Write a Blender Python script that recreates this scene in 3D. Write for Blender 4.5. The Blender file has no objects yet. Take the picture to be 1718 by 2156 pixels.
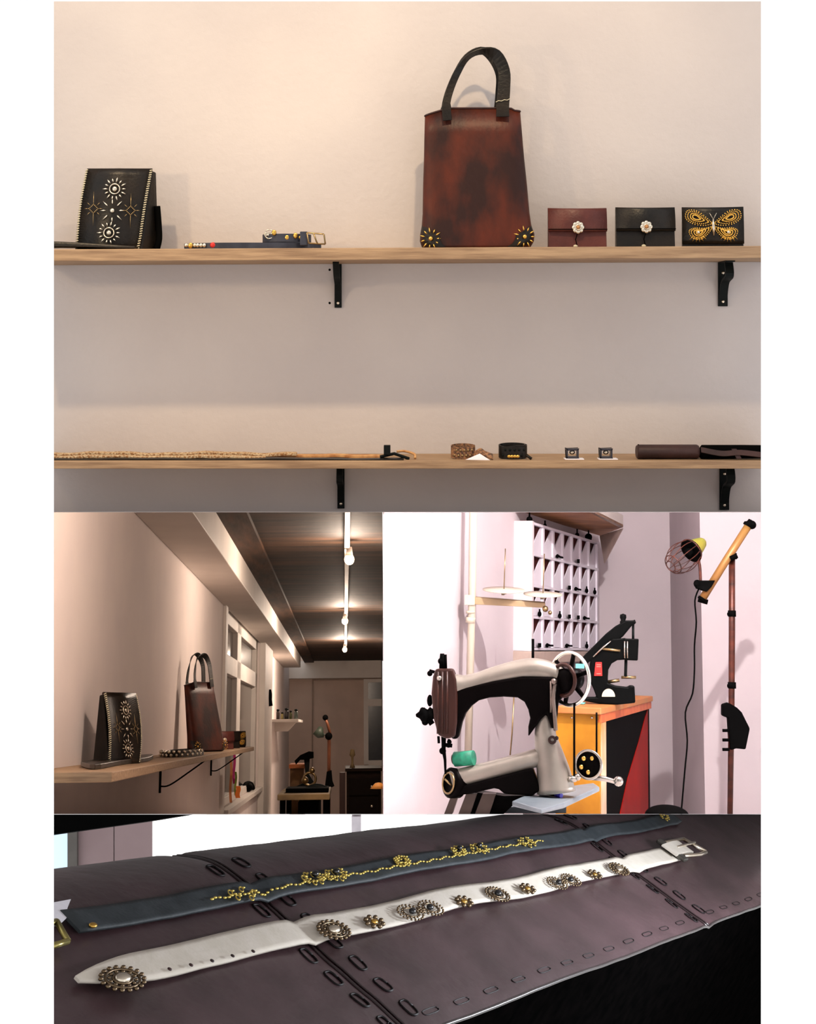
import bpy, bmesh, math, random
from mathutils import Vector, Matrix, noise
random.seed(7)
S = bpy.context.scene
COL = S.collection
F, CX, HZ = 3000.0, 859.0, 700.0          # focal length in pixels, principal point of the shift lens
CAM = Vector((0, 0, 1.6))
V3 = Vector
# ---------------------------------------------------------------- camera, world, exposure
cd = bpy.data.cameras.new('camera'); cam = bpy.data.objects.new('camera', cd); COL.objects.link(cam)
cam.location = CAM; cam.rotation_euler = (math.pi/2, 0, 0)
cd.sensor_fit = 'AUTO'; cd.sensor_width = 36; cd.lens = F/2156*36
cd.shift_y = -(1078-HZ)/2156; cd.clip_start = .05; cd.clip_end = 200
S.camera = cam
S.view_settings.view_transform = 'Standard'; S.view_settings.look = 'None'
S.view_settings.exposure = 0; S.view_settings.gamma = 1; S.view_settings.use_curve_mapping = False
wd = bpy.data.worlds.new('daylight'); S.world = wd; wd.use_nodes = True
wd.node_tree.nodes['Background'].inputs[0].default_value = (1.0, 1.0, 1.0, 1)
wd.node_tree.nodes['Background'].inputs[1].default_value = 1.05

# ---------------------------------------------------------------- frames: each bay has its own upright axes
def ray(px, py): return V3(((px-CX)/F, 1, -(py-HZ)/F))
class Frame:
    def __init__(s, px, py):
        v = ray(px, py).normalized(); u = v.cross(V3((0, 0, 1))).normalized(); w = u.cross(v)
        s.R = Matrix((u, v, w)).transposed(); s.Ri = s.R.transposed()
        s.M = Matrix.Translation(CAM) @ s.R.to_4x4()
    def at(s, px, py, v):
        r = s.Ri @ ray(px, py); return r*(v/r.y)
    def onu(s, px, py, u):
        r = s.Ri @ ray(px, py); return r*(u/r.x)
    def onw(s, px, py, w):
        r = s.Ri @ ray(px, py); return r*(w/r.z)
W = Frame(CX, HZ)
R2 = Frame(725, 1538)
R3 = Frame(1205, 1351)

def lamp(name, kind, fr, p, power, color, size=.05, target=None, spot=None, blend=.5):
    d = bpy.data.lights.new(name, kind); d.energy = power; d.color = color
    if kind in ('POINT', 'SPOT'): d.shadow_soft_size = size
    if kind == 'AREA': d.size = size
    if kind == 'SPOT': d.spot_size = spot; d.spot_blend = blend
    o = bpy.data.objects.new(name, d); COL.objects.link(o)
    o.location = fr.M @ V3(p)
    if target is not None:
        o.rotation_euler = ((fr.M @ V3(target)) - o.location).to_track_quat('-Z', 'Y').to_euler()
    return o
# gallery spots high above the two shelves
WARM = (1.0, .73, .43)
for x, pw in ((-1.0, 78), (.25, 66)):
    lamp('gallery_spot_light', 'SPOT', W, (x, 2.55, 1.75), pw, WARM, .03, (x*.9+.1, 3.62, -.1), 1.5, .8)
lamp('side_spot_light', 'SPOT', W, (-1.30, 2.45, .42), 17, WARM, .05, (.35, 3.62, .0), 1.6, .9)
lamp('side_spot_light', 'SPOT', W, (1.30, 2.45, .10), 4, (1, .85, .65), .06, (.0, 3.62, -.0), 1.5, .9)
# the hard work lamp of the sewing corner, high at its right
lamp('corner_work_light', 'POINT', R3, R3.at(1600, 292, 3.97), 285, (1, .93, .91), .018)
# added unseen fill for the leather sheen, low to the right of the bench
l4 = lamp('bench_fill_light', 'AREA', W, (1.75, 4.1, -1.3), 120, (.86, .92, 1), .5, (.2, 3.7, -1.6))
# bulbs on the ceiling track of the long room
TRACK = [(.02, 4.0, .93), (.028, 8.1, .93), (.005, 12.8, .93), (.005, 17.4, .93)]
for p, e in zip(TRACK, (27, 30, 44, 64)):
    lamp('track_bulb_light', 'POINT', R2, (p[0], p[1], p[2]-.07), e, (1, .80, .64), .03)

# ---------------------------------------------------------------- materials
def lin(c):
    return tuple((x/255/12.92 if x/255 <= .04045 else ((x/255+.055)/1.055)**2.4) for x in c) + (1,)
MATS = {}
def mat(name, c, rough=.6, metal=0, c2=None, ns=20, bump=0, bs=None, emit=0, spec=.5, stretch=(1, 1, 1), coat=0, contrast=(.35, .65), alpha=1):
    if name in MATS: return MATS[name]
    m = bpy.data.materials.new(name); m.use_nodes = True; nt = m.node_tree; b = nt.nodes['Principled BSDF']
    b.inputs['Base Color'].default_value = lin(c); b.inputs['Roughness'].default_value = rough
    b.inputs['Metallic'].default_value = metal; b.inputs['Specular IOR Level'].default_value = spec
    b.inputs['Coat Weight'].default_value = coat
    if emit:
        b.inputs['Emission Color'].default_value = lin(c); b.inputs['Emission Strength'].default_value = emit
    if alpha < 1: b.inputs['Transmission Weight'].default_value = 1-alpha
    tc = nt.nodes.new('ShaderNodeTexCoord'); mp = nt.nodes.new('ShaderNodeMapping'); mp.inputs['Scale'].default_value = stretch
    nt.links.new(tc.outputs['Object'], mp.inputs[0])
    n = nt.nodes.new('ShaderNodeTexNoise'); n.inputs['Scale'].default_value = ns; n.inputs['Detail'].default_value = 6
    nt.links.new(mp.outputs[0], n.inputs['Vector'])
    cr = nt.nodes.new('ShaderNodeValToRGB'); cr.color_ramp.elements[0].position = contrast[0]; cr.color_ramp.elements[1].position = contrast[1]
    cr.color_ramp.elements[0].color = lin(c); cr.color_ramp.elements[1].color = lin(c2 or tuple(min(255, x*1.06+1) for x in c))
    nt.links.new(n.outputs[0], cr.inputs[0])
    if not emit: nt.links.new(cr.outputs[0], b.inputs['Base Color'])
    if bump:
        n2 = nt.nodes.new('ShaderNodeTexNoise'); n2.inputs['Scale'].default_value = bs or ns*3; n2.inputs['Detail'].default_value = 8
        nt.links.new(mp.outputs[0], n2.inputs['Vector'])
        bp = nt.nodes.new('ShaderNodeBump'); bp.inputs['Strength'].default_value = bump; bp.inputs['Distance'].default_value = .01
        nt.links.new(n2.outputs[0], bp.inputs['Height']); nt.links.new(bp.outputs[0], b.inputs['Normal'])
    MATS[name] = m; return m
BOARD = mat('white_board', (252, 252, 252), .9, spec=.1, c2=(253, 253, 253))
PLASTER = mat('plaster', (195, 188, 187), .9, c2=(202, 195, 193), ns=3, bump=.12, bs=60, spec=.2)
WOOD = mat('shelf_wood', (138, 112, 88), .6, c2=(172, 144, 114), ns=14, bump=.15, stretch=(.6, 6, 8), spec=.3)
BLACKST = mat('black_steel', (18, 22, 22), .5, spec=.08)
BLEATH = mat('black_leather', (13, 11, 9), .36, c2=(30, 22, 14), ns=16, bump=.1, bs=160, spec=.28)
MATTE = mat('matte_black', (7, 7, 7), .7, spec=.01)
BROWN = mat('red_brown_leather', (42, 21, 18), .42, c2=(98, 40, 22), ns=14, bump=.08, bs=140, spec=.22, contrast=(.40, .78), stretch=(1, 1, .55))
MAROON = mat('maroon_leather', (74, 30, 26), .42, c2=(92, 42, 34), ns=20, bump=.1, bs=150, spec=.35)
DBROWN = mat('dark_brown_leather', (46, 30, 30), .5, c2=(66, 42, 40), ns=18, bump=.1, bs=150, spec=.3)
GOLD = mat('brass', (214, 170, 84), .28, 1)
SILVER = mat('silver', (214, 204, 186), .25, 1)
ANTIQUE = mat('antique_silver', (150, 128, 92), .35, 1)
IVORY = mat('ivory_lace', (196, 188, 160), .6)
NAVY = mat('navy_leather', (38, 42, 56), .5, c2=(56, 60, 74), ns=20, spec=.3)
RED = mat('red_bead', (190, 30, 24), .4)
PAPER = mat('paper_tag', (232, 230, 238), .8)
GEM = mat('black_gem', (8, 10, 14), .08, spec=.8)
TAN = mat('tan_leather', (168, 112, 64), .6, c2=(206, 160, 108), ns=60, spec=.3)

# ---------------------------------------------------------------- mesh builder
class MB:
    def __init__(s): s.v = []; s.f = []; s.sm = []; s.T = Matrix.Identity(4)
    def add(s, vs, fs, smooth=True):
        b = len(s.v); s.v += [s.T @ V3(x) for x in vs]
        for f in fs: s.f.append([b+i for i in f]); s.sm.append(smooth)
        return s
    def box(s, x0, x1, y0, y1, z0, z1):
        return s.add([(x, y, z) for x in (x0, x1) for y in (y0, y1) for z in (z0, z1)],
                     [(0, 1, 3, 2), (4, 6, 7, 5), (0, 4, 5, 1), (2, 3, 7, 6), (0, 2, 6, 4), (1, 5, 7, 3)], False)
    def hexa(s, a, b):                       # two quads, joined
        return s.add(list(a)+list(b), [(0, 1, 2, 3), (7, 6, 5, 4), (0, 4, 5, 1), (1, 5, 6, 2), (2, 6, 7, 3), (3, 7, 4, 0)], False)
    def loft(s, rings, close=True, caps=True, smooth=True):
        n = len(rings[0]); vs = [p for r in rings for p in r]; fs = []
        for i in range(len(rings)-1):
            for j in range(n if close else n-1):
                k = (j+1) % n; fs.append((i*n+j, i*n+k, (i+1)*n+k, (i+1)*n+j))
        s.add(vs, fs, smooth)
        if caps and close:
            s.add(list(rings[0]), [tuple(range(n))], False); s.add(list(rings[-1]), [tuple(range(n))], False)
        return s
    def tube(s, pts, r, n=12, sy=1.0, caps=True):
        pts = [V3(p) for p in pts]; rs = r if isinstance(r, (list, tuple)) else [r]*len(pts); rings = []
        ref = None
        for i, p in enumerate(pts):
            t = (pts[min(i+1, len(pts)-1)]-pts[max(i-1, 0)]).normalized()
            if ref is None: ref = V3((0, 1, 0)) if abs(t.y) < .8 else V3((1, 0, 0))
            b = t.cross(ref).normalized(); a = b.cross(t); ref = a
            rings.append([p + (a*math.cos(q)*sy + b*math.sin(q))*rs[i] for q in [2*math.pi*k/n for k in range(n)]])
        return s.loft(rings, True, caps)
    def cyl(s, a, b, r, r2=None, n=16): return s.tube([a, b], [r, r if r2 is None else r2], n)
    def sph(s, c, r, sc=(1, 1, 1), n=8):
        c = V3(c); rings = []
        for i in range(1, n):
            th = math.pi*i/n
            rings.append([c+V3((math.sin(th)*math.cos(q)*sc[0], math.sin(th)*math.sin(q)*sc[1], math.cos(th)*sc[2]))*r for q in [2*math.pi*k/(n+2) for k in range(n+2)]])
        m = n+2; vs = [p for g in rings for p in g]+[c+V3((0, 0, r*sc[2])), c-V3((0, 0, r*sc[2]))]; N = len(vs)
        fs = [(i*m+j, i*m+(j+1) % m, (i+1)*m+(j+1) % m, (i+1)*m+j) for i in range(len(rings)-1) for j in range(m)]
        fs += [(N-2, j, (j+1) % m) for j in range(m)] + [(N-1, (len(rings)-1)*m+j, (len(rings)-1)*m+(j+1) % m) for j in range(m)]
        return s.add(vs, fs)
    def torus(s, c, R, r, ax=(0, 0, 1), n=28, m=8, sc=(1, 1)):
        ax = V3(ax).normalized(); a = ax.orthogonal().normalized()
        if abs(ax.z) < .95: a = V3((0, 0, 1)).cross(ax).normalized()
        b = ax.cross(a); c = V3(c); rings = []
        for i in range(n+1):
            q = 2*math.pi*i/n; d = a*math.cos(q)*sc[0]+b*math.sin(q)*sc[1]
            rings.append([c+d*R+(d*math.cos(k)+ax*math.sin(k))*r for k in [2*math.pi*j/m for j in range(m)]])
        return s.loft(rings, True, False)
    def lathe(s, c, ax, prof, n=24):
        ax = V3(ax).normalized(); a = ax.orthogonal().normalized(); b = ax.cross(a); c = V3(c)
        return s.loft([[c+ax*h+(a*math.cos(q)+b*math.sin(q))*max(r, 1e-5) for q in [2*math.pi*k/n for k in range(n)]] for r, h in prof])
    def prism(s, pts, d):                    # 3-D outline pushed along vector d
        pts = [V3(p) for p in pts]; d = V3(d); n = len(pts)
        s.add(pts, [tuple(range(n))], False); s.add([p+d for p in pts], [tuple(range(n))], False)
        return s.add(pts+[p+d for p in pts], [(i, (i+1) % n, n+(i+1) % n, n+i) for i in range(n)], False)
    def ribbon(s, pts, wv, th):
        pts = [V3(p) for p in pts]; wv = [V3(w) for w in wv] if not isinstance(wv, V3) else [wv]*len(pts); rings = []
        for i, p in enumerate(pts):
            t = (pts[min(i+1, len(pts)-1)]-pts[max(i-1, 0)]).normalized(); n = t.cross(wv[i]).normalized()*th/2; h = wv[i]/2
            rings.append([p-h-n, p+h-n, p+h+n, p-h+n])
        return s.loft(rings, True, True, False)
    def mesh(s, name, m, off=V3((0, 0, 0))):
        me = bpy.data.meshes.new(name); me.from_pydata([tuple(v-off) for v in s.v], [], s.f)
        me.polygons.foreach_set('use_smooth', s.sm)
        bm = bmesh.new(); bm.from_mesh(me); bmesh.ops.remove_doubles(bm, verts=bm.verts, dist=1e-6)
        bmesh.ops.recalc_face_normals(bm, faces=bm.faces); bm.to_mesh(me); bm.free()
        me.materials.append(m); return me
def smooth_path(P, k=5):
    P = [V3(p) for p in P]; out = []
    for i in range(len(P)-1):
        a, b, c, d = P[max(i-1, 0)], P[i], P[i+1], P[min(i+2, len(P)-1)]
        for j in range(k):
            t = j/k; out.append(.5*((2*b)+(c-a)*t+(2*a-5*b+4*c-d)*t*t+(3*b-a-3*c+d)*t**3))
    return out+[P[-1]]
def bev(o, w):
    b = o.modifiers.new('bevel', 'BEVEL'); b.width = w; b.segments = 2; b.limit_method = 'ANGLE'; b.angle_limit = .6
class Thing:
    def __init__(s, name, label, cat, fr=W, o=(0, 0, 0), group=None, local=None):
        s.e = bpy.data.objects.new(name, None); COL.objects.link(s.e); s.e.empty_display_size = .05
        s.fr = fr; s.off = V3((0, 0, 0)) if local is not None else V3(o)
        s.e.matrix_world = fr.M @ Matrix.Translation(V3(o)) @ (local if local is not None else Matrix.Identity(4))
        s.e['label'] = label; s.e['category'] = cat
        if group: s.e['group'] = group
    def part(s, name, mb, m, parent=None, bevel=0, label=None):
        o = bpy.data.objects.new(name, mb.mesh(name, m, s.off)); COL.objects.link(o); o.parent = parent or s.e
        if bevel: bev(o, bevel)
        if label: o['label'] = label
        return o
def single(name, mb, m, label, cat, fr=W, group=None, bevel=0, o=(0, 0, 0)):
    ob = bpy.data.objects.new(name, mb.mesh(name, m, V3(o))); COL.objects.link(ob)
    ob.matrix_world = fr.M @ Matrix.Translation(V3(o)); ob['label'] = label; ob['category'] = cat
    if group: ob['group'] = group
    if bevel: bev(ob, bevel)
    return ob
def struct(name, mb, m, fr=W, bevel=0):
    ob = bpy.data.objects.new(name, mb.mesh(name, m)); COL.objects.link(ob); ob.matrix_world = fr.M; ob['kind'] = 'structure'
    if bevel: bev(ob, bevel)
    return ob
def dup(t, matrix, label, group=None, category=None):
    r = t.copy(); COL.objects.link(r); r.matrix_world = matrix; r['label'] = label
    if 'group' in r: del r['group']
    if group: r['group'] = group
    if category: r['category'] = category
    for ch in list(t.children):
        c = ch.copy(); COL.objects.link(c); c.parent = r
        for g in ch.children:
            d = g.copy(); COL.objects.link(d); d.parent = c
    return r

# ================================================================ STRUCTURE
YF, YW = 2.2, 3.62           # front boards, wall behind the shelves
def X(px, y): return (px-CX)/F*y
def Z(py, y): return -(py-HZ)/F*y
def board(x0f, x0b, x1f, x1b, z0f, z0b, z1):
    y0, y1 = YF, YF+.03
    return MB().hexa([(x0f, y0, z0f), (x1f, y0, z0f), (x1f, y0, z1), (x0f, y0, z1)], [(x0b, y1, z0b), (x1b, y1, z0b), (x1b, y1, z1), (x0b, y1, z1)])
YB0 = YF+.03
struct('wall_front_left', board(-2.4, -2.4, X(113.5, YF), X(113, YB0), -2.4, -2.4, 1.4), BOARD)
struct('wall_front_right', board(X(1602, YF), X(1602.5, YB0), 2.4, 2.4, -2.4, -2.4, 1.4), BOARD)
struct('trim_1', board(X(113.5, YF), X(113, YB0), X(1602, YF), X(1602.5, YB0), Z(3, YF), Z(2.5, YB0), 1.4), BOARD)
def floorz(fr, x, y, py=1714.0):            # height of the divider's top above a spot of a frame
    k = (py-HZ)/F; R = fr.R
    return -(y*(R[2][1]+k*R[1][1])+x*(R[2][0]+k*R[1][0]))/(R[2][2]+k*R[1][2])
def clampz(mb, fr, py=1714.0):
    for v in mb.v:
        f = floorz(fr, v.x, v.y, py)
        if v.z < f: v.z = f
    return mb
struct('wall_back', MB().box(-2.0, 2.0, YW, YW+.04, Z(1078, YW), 2.2), PLASTER)
def hplate(py, y0, y1, x0=0, x1=1718, th=.003):
    a = [(X(x0, y0), y0, Z(py, y0)), (X(x1, y0), y0, Z(py, y0)), (X(x1, y1), y1, Z(py, y1)), (X(x0, y1), y1, Z(py, y1))]
    return MB().hexa(a, [(p[0], p[1], p[2]-(.00001 if p[1] < 3 else th)) for p in a])
struct('trim_2', hplate(1077.5, YF+.03, YW, 60, 1660, .0015), PLASTER)
struct('trim_3', hplate(1714.2, YF+.03, 24, 60, 1660, .004), PLASTER)
a = [(X(806, y), y, Z(py, y)) for y, py in ((YF+.03, 1079), (YF+.03, 1713), (23, 1713), (23, 600))]
a.insert(3, (X(806, 23), 23, Z(600, 23))); a.pop()
a = [(X(806, YF+.03), YF+.03, Z(1079, YF+.03)), (X(806, YF+.03), YF+.03, Z(1713, YF+.03)), (X(806, 23), 23, Z(1713, 23)), (X(806, 23), 23, Z(1079, 23))]
b_ = [(X(806, y), y, Z(py, y)) for y, py in ((YW+.06, 1082), (23, 1082), (23, 500), (YW+.06, 500))]
struct('wall_partition_light_block', MB().hexa(b_, [(p[0]+.004, p[1], p[2]) for p in b_]), PLASTER)  # unseen upper piece, added to stop the corner light leaking over
struct('wall_partition', MB().hexa(a, [(p[0]+(.00001 if p[1] < 3 else .004), p[1], p[2]) for p in a]), PLASTER)

# ================================================================ BAY 1 : the two wall shelves
def shelf(yl, yr, yb, label):
    t = Thing('display_shelf', label, 'shelf', W, (0, 3.52, Z(yl, 3.42)))
    m = MB(); y0, y1 = 3.42, YW-.001; xl, xr = X(60, y0), X(1655, y0)
    zl, zr = Z(yl, y0), Z(yr, y0); h = Z(yl, y0)-Z(yb, y0)
    m.hexa([(xl, y0, zl), (xr, y0, zr), (xr, y1, zr), (xl, y1, zl)], [(xl, y0, zl-h), (xr, y0, zr-h), (xr, y1, zr-h), (xl, y1, zl-h)])
    t.part('board', m, WOOD, bevel=.002)
    return t
shelf(525, 517.5, 550.5, 'long raw wood shelf board carrying the tote bag and pouches, upper of two')
shelf(970, 970, 987, 'long raw wood shelf board carrying coiled straps and rolls, lower of two')
def zs(px, y=3.52):                           # height of the shelf tops
    return Z(525-7.5*(px-60)/1595, 3.42)
ZL = Z(970, 3.42)
def bracket(px, pt, pb, w, label, reach):
    x = X(px, YW); zt = Z(pt, 3.42); zb = Z(pb, YW); hw = w/2*YW/F
    t = Thing('shelf_bracket', label, 'bracket', W, (x, YW-.001, zb), group=None)
    t.part('wall_plate', MB().box(x-hw, x+hw, YW-.007, YW-.001, zb, zt), BLACKST, bevel=.001)
    t.part('arm', MB().box(x-hw, x+hw, YW-reach, YW-.007, zt-.006, zt), BLACKST, bevel=.001)
    P = smooth_path([(x, YW-.007, zb+.02), (x, YW-.03, zb+.06), (x, YW-.08, zt-.04), (x, YW-reach+.02, zt-.008)])
    t.part('brace', MB().ribbon(P, V3((hw*1.7, 0, 0)), .006), BLACKST)
    for z in (zb+.012, zt-.03): t.part('screw', MB().sph((x, YW-.008, z), .004, (1, .5, 1)), SILVER)
bracket(712, 541, 648, 15, 'black steel bracket holding up the middle of the upper shelf', .14)
bracket(1521, 541, 645, 20, 'black steel bracket under the right end of the upper shelf', .09)
bracket(718, 988, 1070, 15, 'black steel bracket holding up the middle of the lower shelf', .09)
bracket(1524, 988, 1073, 20, 'black steel bracket under the right end of the lower shelf', .09)
for i, (a, b) in enumerate(((694, 568), (694, 638))):
    single('screw', MB().sph((X(a, YW), YW, Z(b, YW)), .003, (1, .6, 1)), MATTE, 'tiny dark screw head in the wall beside the middle upper bracket, '+('upper' if i == 0 else 'lower')+' one', 'screw', o=(X(a, YW), YW, Z(b, YW)))

# ---- ornament helpers (built in the x-z plane, facing -y)
def burst(mb, cx, cz, R, n=14, y=0, ring=True, long=1.0):
    if ring: mb.torus((cx, y, cz), R*.42, R*.06, (0, 1, 0), 20, 5)
    mb.sph((cx, y, cz), R*.22, (1, .6, 1), 6)
    for k in range(n):
        q = 2*math.pi*k/n; d = V3((math.cos(q), 0, math.sin(q))); c = V3((cx, y, cz))
        mb.tube([c+d*R*.58, c+d*R*.75, c+d*R*long*(1 if k % 2 else .9)], [R*.03, R*.085, R*.02], 5)
def diamond(mb, cx, cz, R, y=0):
    P = [V3((cx+R*.5*a, y, cz+R*.5*b)) for a, b in ((1, 0), (0, 1), (-1, 0), (0, -1), (1, 0))]
    for a, b in zip(P, P[1:]):
        for k in range(4): mb.sph(a.lerp(b, k/4), R*.08, (1, .6, 1), 4)
    for k in range(8):
        q = math.pi/4*k; d = V3((math.cos(q), 0, math.sin(q))); r1 = R*(1.5 if k % 4 == 2 else 1.0)*(1.3 if k % 4 == 2 else 1); c = V3((cx, y, cz))
        mb.tube([c+d*R*.55, c+d*R*.8, c+d*r1], [R*.03, R*.05, R*.015], 5)

def make_bag(label, fr, o, local, y_scale=1):
    s = .00115; t = Thing('flap_bag', label, 'bag', fr, o, local=local)
    def q(px, py, y=0): return V3(((px-235)*s, y, (521-py)*s))
    dp = .035
    # body: a wedge that is thicker at the foot
    m = MB(); m.hexa([q(181, 347, 0), q(318, 347, 0), q(300, 521, -.004), q(163, 518, -.004)], [q(184, 347, dp*.5), q(324, 347, dp*.5), q(327, 521, dp*1.6), q(166, 518, dp*1.6)])
    t.part('body', m, BLEATH, bevel=.003)
    m = MB()
    P = smooth_path([q(326, 420, dp*.7), q(329, 460, dp*.9), q(330, 490, dp), q(325, 515, dp)]); m.tube(P, [.008]*len(P), 8); t.part('gusset', m, MATTE)
    m = MB(); g = []
    for i in range(13):
        f = i/12; py = 344+f*(522-344)
        xl = 179-17*f-(2*math.sin(f*3)); xr = 318-(22*f if f < .85 else 18.7+40*(f-.85)); bow = -.006-.010*math.sin(f*math.pi)
        g.append([q(xl, py, bow), q((xl+xr)/2, py, bow-.004), q(xr, py, bow), q(xr, py, bow+.004), q(xl, py, bow+.004)])
    m.loft(g, True, True, True); fl = t.part('flap', m, BLEATH)
    m = MB(); m.tube([q(180, 346, 0), q(318, 346, 0)], .0045, 8); t.part('fold', m, DBROWN)
    m = MB(); m2 = MB()
    for i in range(34):
        f = i/33; py = 348+f*(517-348); bow = -.0085-.010*math.sin(f*math.pi)
        xl = 179-16.5*f-(2*math.sin(f*3)); xr = 317-(22*f if f < .85 else 18.7+38*(f-.85))
        m.tube([q(xl-3, py+1, bow+.004), q(xl+2, py-1, bow-.001)], .0016, 5)
        m2.tube([q(xr-3, py+1, bow-.001), q(xr+2, py-1, bow+.002)], .0016, 5)
    t.part('lacing', m, IVORY, label='ivory edge lacing'); t.part('lacing', m2, IVORY, label='ivory edge lacing')
    for (px, py, k) in ((242, 391, 0), (232, 486, 0), (238, 438, 1), (198, 434, 2), (277, 438, 2)):
        m = MB(); c = q(px, py, -.021)
        if k == 0: burst(m, c.x, c.z, 26*s, 14, c.y)
        elif k == 1: burst(m, c.x, c.z, 24*s, 8, c.y, False, 1.2)
        else: diamond(m, c.x, c.z, 19*s, c.y)
        t.part('studded_star', m, SILVER if k < 2 else ANTIQUE)
    return t.e
bag = make_bag('black flap bag with silver stars and laced edges, at the left of the upper shelf', W, (X(235, 3.49), 3.49, zs(235)), Matrix.Rotation(-.12, 4, 'X'))

def make_tote(label, fr, o, local):
    s = .00115; t = Thing('tote_bag', label, 'bag', fr, o, local=local)
    rows = [(517, 893, 1108), (512, 886, 1119), (500, 882, 1126), (485, 883, 1127), (468, 886, 1121), (440, 888, 1117), (380, 889, 1112), (320, 891, 1106), (270, 892, 1102), (225, 893, 1098)]
    def edge(py):
        for (a, l0, r0), (b, l1, r1) in zip(rows, rows[1:]):
            if b <= py <= a: f = (a-py)/(a-b); return l0+(l1-l0)*f, r0+(r1-r0)*f
        return rows[-1][1:]
    def front(px, py):
        l, r = edge(py); e = max(-1, min(1, (px-(l+r)/2)/((r-l)/2))); h = (517-py)/300
        return -(.040-.022*h)*(1-abs(e)**4)**.5
    def q(px, py, y): return V3(((px-1004)*s, y, (517-py)*s))
    m = MB(); rings = []
    for py, l, r in rows:
        c, hw = (l+r)/2, (r-l)/2; h = (517-py)/300; d = .040-.022*h; ring = []
        for k in range(36):
            a = 2*math.pi*k/36; ca, sa = math.cos(a), math.sin(a)
            ex = math.copysign(abs(ca)**.5, ca); ey = math.copysign(abs(sa)**.9, sa)
            top = py
            if py == 225: top = py-9+14*((ex*hw+c-893)/205 < .25)*(1-(ex*hw+c-893)/205/.25)+(4 if ex > .85 else 0)
            ring.append(q(c+ex*hw, top, ey*d))
        rings.append(ring)
    m.loft(rings); t.part('body', m, BROWN)
    m = MB(); rim = [p+V3((0, 0, .0005)) for p in rings[-1]]; m.tube(rim+[rim[0]], .0022, 6); t.part('rim', m, DBROWN)
    for sgn, lab in ((-1, 'left'), (1, 'right')):
        m = MB(); g = []
        for i in range(9):
            py = 516-i*50/8; l, r = edge(py); wpx = (44 if i < 5 else 44-(i-4)*11)*(1-.02*i); row = []
            for j in range(7):
                px = (l+.6+wpx*j/6) if sgn < 0 else (r-.6-wpx*j/6)
                row.append(q(px, py, front(px, py)-.0022))
            g.append(row)
        m.loft(g, False, False); c = t.part('corner_patch', m, BLEATH, label='black corner patch')
        px, py = (905, 498) if sgn < 0 else (1104, 494)
        m = MB(); burst(m, (px-1004)*s, (517-py)*s, 22*s, 11, front(px, py)-.006, False, 1.1)
        t.part('star_stud', m, GOLD, label='brass star burst')
    def handle(y0, dx, name):
        P = smooth_path([q(941+dx, 244, y0), q(939+dx, 214, y0), q(946+dx, 180, y0*.9), (q(962+dx, 140, y0*.8)), q(985+dx, 106-(8 if dx else 0), y0*.7), q(1016+dx, 92-(9 if dx else 0), y0*.6), q(1045+dx, 100, y0*.7), q(1062+dx, 135, y0*.8), q(1062+dx, 175, y0*.9), q(1059+dx, 214, y0), q(1059+dx, 236, y0)], 4)
        n = len(P); wv = []
        for i, p in enumerate(P):
            f = i/(n-1); top = math.exp(-((f-.45)/.16)**2)
            wd_ = (20+8*f)*s
            tt = (P[min(i+1, n-1)]-P[max(i-1, 0)]).normalized(); side = V3((tt.z, 0, -tt.x)); w = (side*(1-.72*top)+V3((0, .9*top, 0))).normalized(); wv.append(w*wd_*(.72+.28*min(1, max(0, (f-.35)*4)) if f > .12 else .95))
        m = MB(); m.ribbon(P, wv, .004); return t.part(name, m, BLEATH, bevel=.001)
    handle(-.027, 0, 'handle'); handle(.022, -3, 'handle')
    m = MB(); P = [q(1044+i*6, 205-(i % 2)*2-i, -.031) for i in range(6)]; m.tube(P, .001, 5); t.part('tie_string', m, IVORY, label='thin pale string tied to the handle')
    return t.e
tote = make_tote('tall red-brown leather tote with black handles and brass star corners, standing on the upper shelf', W, (X(1004, 3.50), 3.50, zs(1004)), Matrix.Rotation(-.06, 4, 'X'))

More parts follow.
